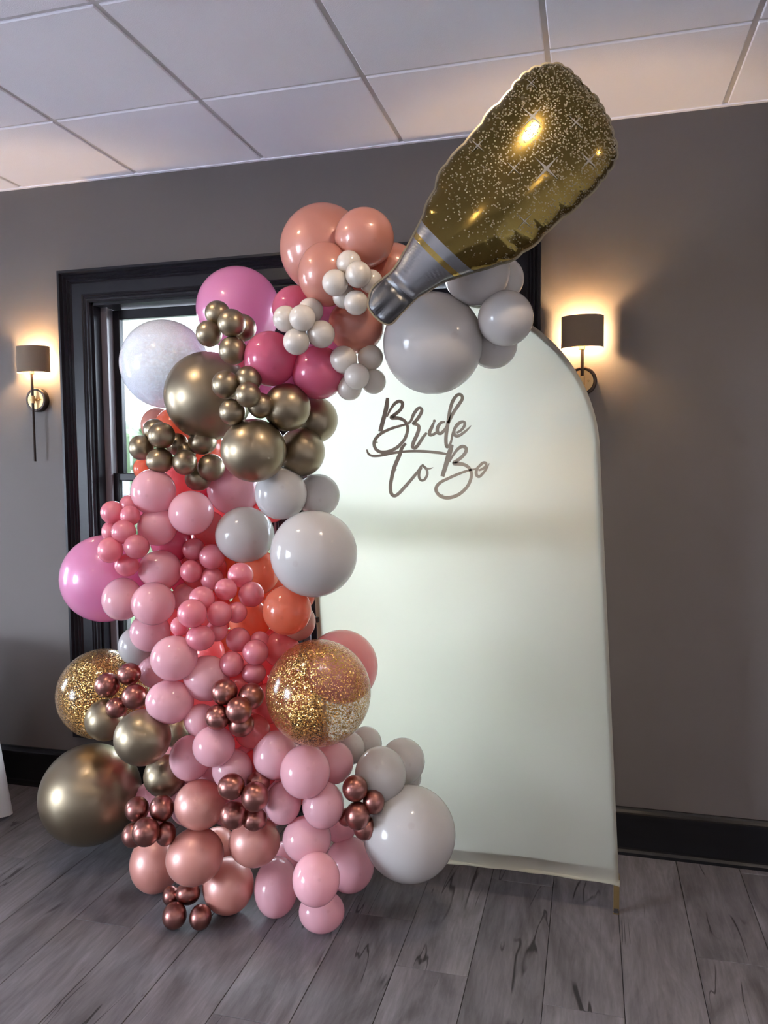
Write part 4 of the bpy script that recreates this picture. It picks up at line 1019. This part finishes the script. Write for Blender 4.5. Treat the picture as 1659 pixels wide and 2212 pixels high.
# the balloon stands in a plane facing into the room, leaning so that its base comes forward
T0, T1 = 2.29, 2.22
cpx = np.array([1080., 420.]); cray = ray(*cpx); vd = -cray / np.linalg.norm(cray)
def bottle_pt(p, h):
    s = (np.asarray(p) - O_) @ A_
    t = T0 + (T1 - T0) * np.clip(s / 650, 0, 1)
    return CAM + ray(p[0], p[1]) * t + vd * h * t / FPX
bc = CAM + cray * (T0 + T1) / 2
bottle = empty('foil_bottle_balloon', tuple(bc)); tag(bottle, 'large gold foil champagne bottle balloon tilted neck down over the garland', 'balloon')
def foil(name, color, rough, printed=None):
    m, nt, N, L, out = mat(name)
    b = N('ShaderNodeBsdfPrincipled', Metallic=1.0, Roughness=rough); b.inputs['Base Color'].default_value = rgb(color)
    if printed:
        uv = N('ShaderNodeUVMap'); sx_ = N('ShaderNodeSeparateXYZ'); L(uv.outputs[0], sx_.inputs[0])
        gr = N('ShaderNodeMapRange'); gr.inputs['From Min'].default_value = .30; gr.inputs['From Max'].default_value = .92; gr.inputs['To Min'].default_value = .02; gr.inputs['To Max'].default_value = .82
        L(sx_.outputs[0], gr.inputs['Value'])
        v = N('ShaderNodeTexVoronoi', Scale=160.0); L(uv.outputs[0], v.inputs['Vector'])
        sp = N('ShaderNodeSeparateColor'); L(v.outputs['Color'], sp.inputs[0])
        on = N('ShaderNodeMath', operation='LESS_THAN'); L(sp.outputs[0], on.inputs[0]); L(gr.outputs[0], on.inputs[1])
        rr_ = N('ShaderNodeMath', operation='LESS_THAN'); rr_.inputs[1].default_value = .43; L(v.outputs['Distance'], rr_.inputs[0])
        f = N('ShaderNodeMath', operation='MULTIPLY'); L(on.outputs[0], f.inputs[0]); L(rr_.outputs[0], f.inputs[1])
        # a few big soft printed sparks
        v2 = N('ShaderNodeTexVoronoi', Scale=24.0); L(uv.outputs[0], v2.inputs['Vector'])
        s2 = N('ShaderNodeSeparateColor'); L(v2.outputs['Color'], s2.inputs[0])
        on2 = N('ShaderNodeMath', operation='LESS_THAN'); on2.inputs[1].default_value = .16; L(s2.outputs[1], on2.inputs[0])
        r2 = N('ShaderNodeMapRange'); r2.inputs['From Min'].default_value = .10; r2.inputs['From Max'].default_value = .24; r2.inputs['To Min'].default_value = .55; r2.inputs['To Max'].default_value = 0; L(v2.outputs['Distance'], r2.inputs['Value'])
        f2 = N('ShaderNodeMath', operation='MULTIPLY'); L(on2.outputs[0], f2.inputs[0]); L(r2.outputs[0], f2.inputs[1])
        g2 = N('ShaderNodeMath', operation='MULTIPLY'); L(f2.outputs[0], g2.inputs[0]); L(gr.outputs[0], g2.inputs[1])
        fm = N('ShaderNodeMath', operation='MAXIMUM'); L(f.outputs[0], fm.inputs[0]); L(g2.outputs[0], fm.inputs[1])
        ink = N('ShaderNodeBsdfPrincipled', Roughness=.5); ink.inputs['Base Color'].default_value = rgb(printed); ink.inputs['Metallic'].default_value = .25
        mx = N('ShaderNodeMixShader'); L(fm.outputs[0], mx.inputs[0]); L(b.outputs[0], mx.inputs[1]); L(ink.outputs[0], mx.inputs[2]); L(mx.outputs[0], out.inputs['Surface'])
    else: L(b.outputs[0], out.inputs['Surface'])
    return m
M['foil_gold'] = foil('gold_foil_with_printed_glitter', (0.21, 0.148, 0.043), .15, (0.165, 0.138, 0.092))
M['foil_silver'] = foil('silver_foil_neck', (0.29, 0.30, 0.325), .33)
M['foil_grey'] = foil('grey_foil_mouth', (0.13, 0.13, 0.135), .40)
M['foil_stripe'] = foil('gold_foil_stripe', (0.52, 0.38, 0.12), .16)
M['foil_seam'] = foil('foil_seam', (0.26, 0.23, 0.17), .3)
def foil_part(name, sa, sb, m):
    idx = [i for i in range(len(ss)) if sa - 1e-6 <= ss[i] <= sb + 1e-6]
    lo = max(0, idx[0] - (1 if sa > smin + 1 else 0)); idx = list(range(lo, idx[-1] + 1))
    V, F, UV = [], [], []
    for side in (1, -1):
        base = len(V)
        for i in idx:
            for j in range(NT + 1):
                V.append(bottle_pt(px[i, j], side * H[i, j])); UV.append((ss[i] / 650., grid[i, j, 1] / 650.))
        for a in range(len(idx) - 1):
            for j in range(NT):
                q0 = base + a * (NT + 1) + j; f = (q0, q0 + 1, q0 + NT + 2, q0 + NT + 1)
                F.append(f if side > 0 else f[::-1])
    o = pyobj(name, V, F, m, bottle, True)
    ul = o.data.uv_layers.new(name='UVMap')
    li = np.empty(len(o.data.loops), int); o.data.loops.foreach_get('vertex_index', li)
    ul.data.foreach_set('uv', np.array(UV)[li].ravel())
    return o
foil_part('mouth_foil', smin, 62, M['foil_grey'])
foil_part('neck_foil', 62, 162, M['foil_silver'])
foil_part('neck_stripe', 162, 173, M['foil_stripe'])
foil_part('neck_band', 173, 196, M['foil_silver'])
foil_part('bottle_body', 196, smax, M['foil_gold'])
# flat welded seam round the outline
pr3 = perim2[::2]; nr3 = nrm[::2]
V, F = [], []
for i in range(len(pr3)):
    for (off, h) in ((-3, 1.2), (4.0, 1.0), (4.0, -1.0), (-3, -1.2)):
        V.append(bottle_pt(pr3[i] + nr3[i] * off, h))
n = len(pr3)
for i in range(n):
    for k in range(4): F.append((i * 4 + k, i * 4 + (k + 1) % 4, ((i + 1) % n) * 4 + (k + 1) % 4, ((i + 1) % n) * 4 + k))
pyobj('seam', V, F, M['foil_seam'], bottle)
# printed four-point stars
M['ink'] = principled('grey_star_print', (0.16, 0.15, 0.14), .5)
def hgt(p):
    return float(.88 * math.sqrt(max(0, float(bil(phi, np.array([p[0]]), np.array([p[1]]))[0])) * 2) * .72)
for (x, y, L_, r_) in ((1148,257,30,4.5),(1177,366,36,6),(1267,349,28,4.5),(1239,269,22,3.5),(1109,366,22,2.6),(1033,317,20,3.2),(1132,476,24,2.6),(1146,184,18,2.5)):
    bm = bmesh.new(); P0 = np.array([x, y], float)
    cv = bm.verts.new(bottle_pt(P0, hgt(P0) + .9))
    ringv = []
    for q_ in range(8):
        a = math.radians(45 * q_ + 43)
        pts = []
        if q_ % 2 == 0:
            d_ = np.array([math.cos(a), math.sin(a)])
            for u in (.35, .7, 1.0): pts.append(P0 + d_ * L_ * u)
        else:
            pts.append(P0 + np.array([math.cos(a), math.sin(a)]) * r_ * .75)
        ringv.append(pts)
    for q_ in range(0, 8, 2):
        arm = ringv[q_]; wL, wR = ringv[q_ - 1][0], ringv[(q_ + 1) % 8][0]
        d_ = arm[-1] - P0; d_ /= np.linalg.norm(d_); nn = np.array([-d_[1], d_[0]])
        def bv(p): return bm.verts.new(bottle_pt(p, hgt(p) + .9))
        prevL, prevR = bv(wL), bv(wR)
        bm.faces.new((cv, prevL, prevR))
        for u, wd in ((.35, r_ * .34), (.7, r_ * .16)):
            c2 = P0 + d_ * L_ * u
            s1 = 1 if (wL - P0) @ nn > 0 else -1
            nl, nr = bv(c2 + nn * wd * s1), bv(c2 - nn * wd * s1)
            bm.faces.new((prevL, nl, nr, prevR)); prevL, prevR = nl, nr
        tip = bv(arm[-1]); bm.faces.new((prevL, tip, prevR))
    obj('printed_star', bm, M['ink'], bottle)

# ================================================================= CLOTHED TABLE at the edge of the frame
TX, TY, TR, TH = -2.745, -0.66, .50, .75
tb = empty('round_table', (TX, TY, 0)); tag(tb, 'round wooden table hidden under a white floor-length cloth', 'table')
obj('tabletop', lathe_bm([(0, TH - .03), (TR - .006, TH - .03), (TR, TH - .024), (TR, TH - .004), (TR - .004, TH), (0, TH)], 48, 'Z', (TX, TY, 0)), M['wood'], tb)
for a in range(4):
    ax_ = PI / 4 + a * PI / 2
    obj('leg', lathe_bm([(0, 0), (.016, 0), (.022, TH - .03), (0, TH - .03)], 14, 'Z', (TX + .34 * math.cos(ax_), TY + .34 * math.sin(ax_), 0)), M['wood'], tb)
V, F = [], []
na, nz_ = 180, 26
V.append((TX, TY, TH + .004))
for k in range(nz_):
    u = k / (nz_ - 1)
    for i in range(na):
        a = 2 * PI * i / na
        if k < 4: r = (TR + .004) * (k + 1) / 4; z = TH + .004 - (.004 if k == 3 else 0)
        else:
            v = (k - 3) / (nz_ - 4); z = TH - v * (TH - .012)
            fold = .5 + .5 * math.sin(11 * a + 1.4 * math.sin(2 * a)); r = TR + .008 + v * (.015 + .078 * fold ** 1.3)
            z += v * .03 * (1 - fold)
        V.append((TX + r * math.cos(a), TY + r * math.sin(a), z))
for i in range(na): F.append((0, 1 + i, 1 + (i + 1) % na))
for k in range(nz_ - 1):
    for i in range(na):
        a, b = 1 + k * na + i, 1 + k * na + (i + 1) % na; F.append((a, a + na, b + na, b))
tc_ = pyobj('tablecloth', V, F, M['linen'], None, True); tag(tc_, 'white cloth falling in folds to the floor beside the dark baseboard', 'tablecloth')
bpy.context.view_layer.update()
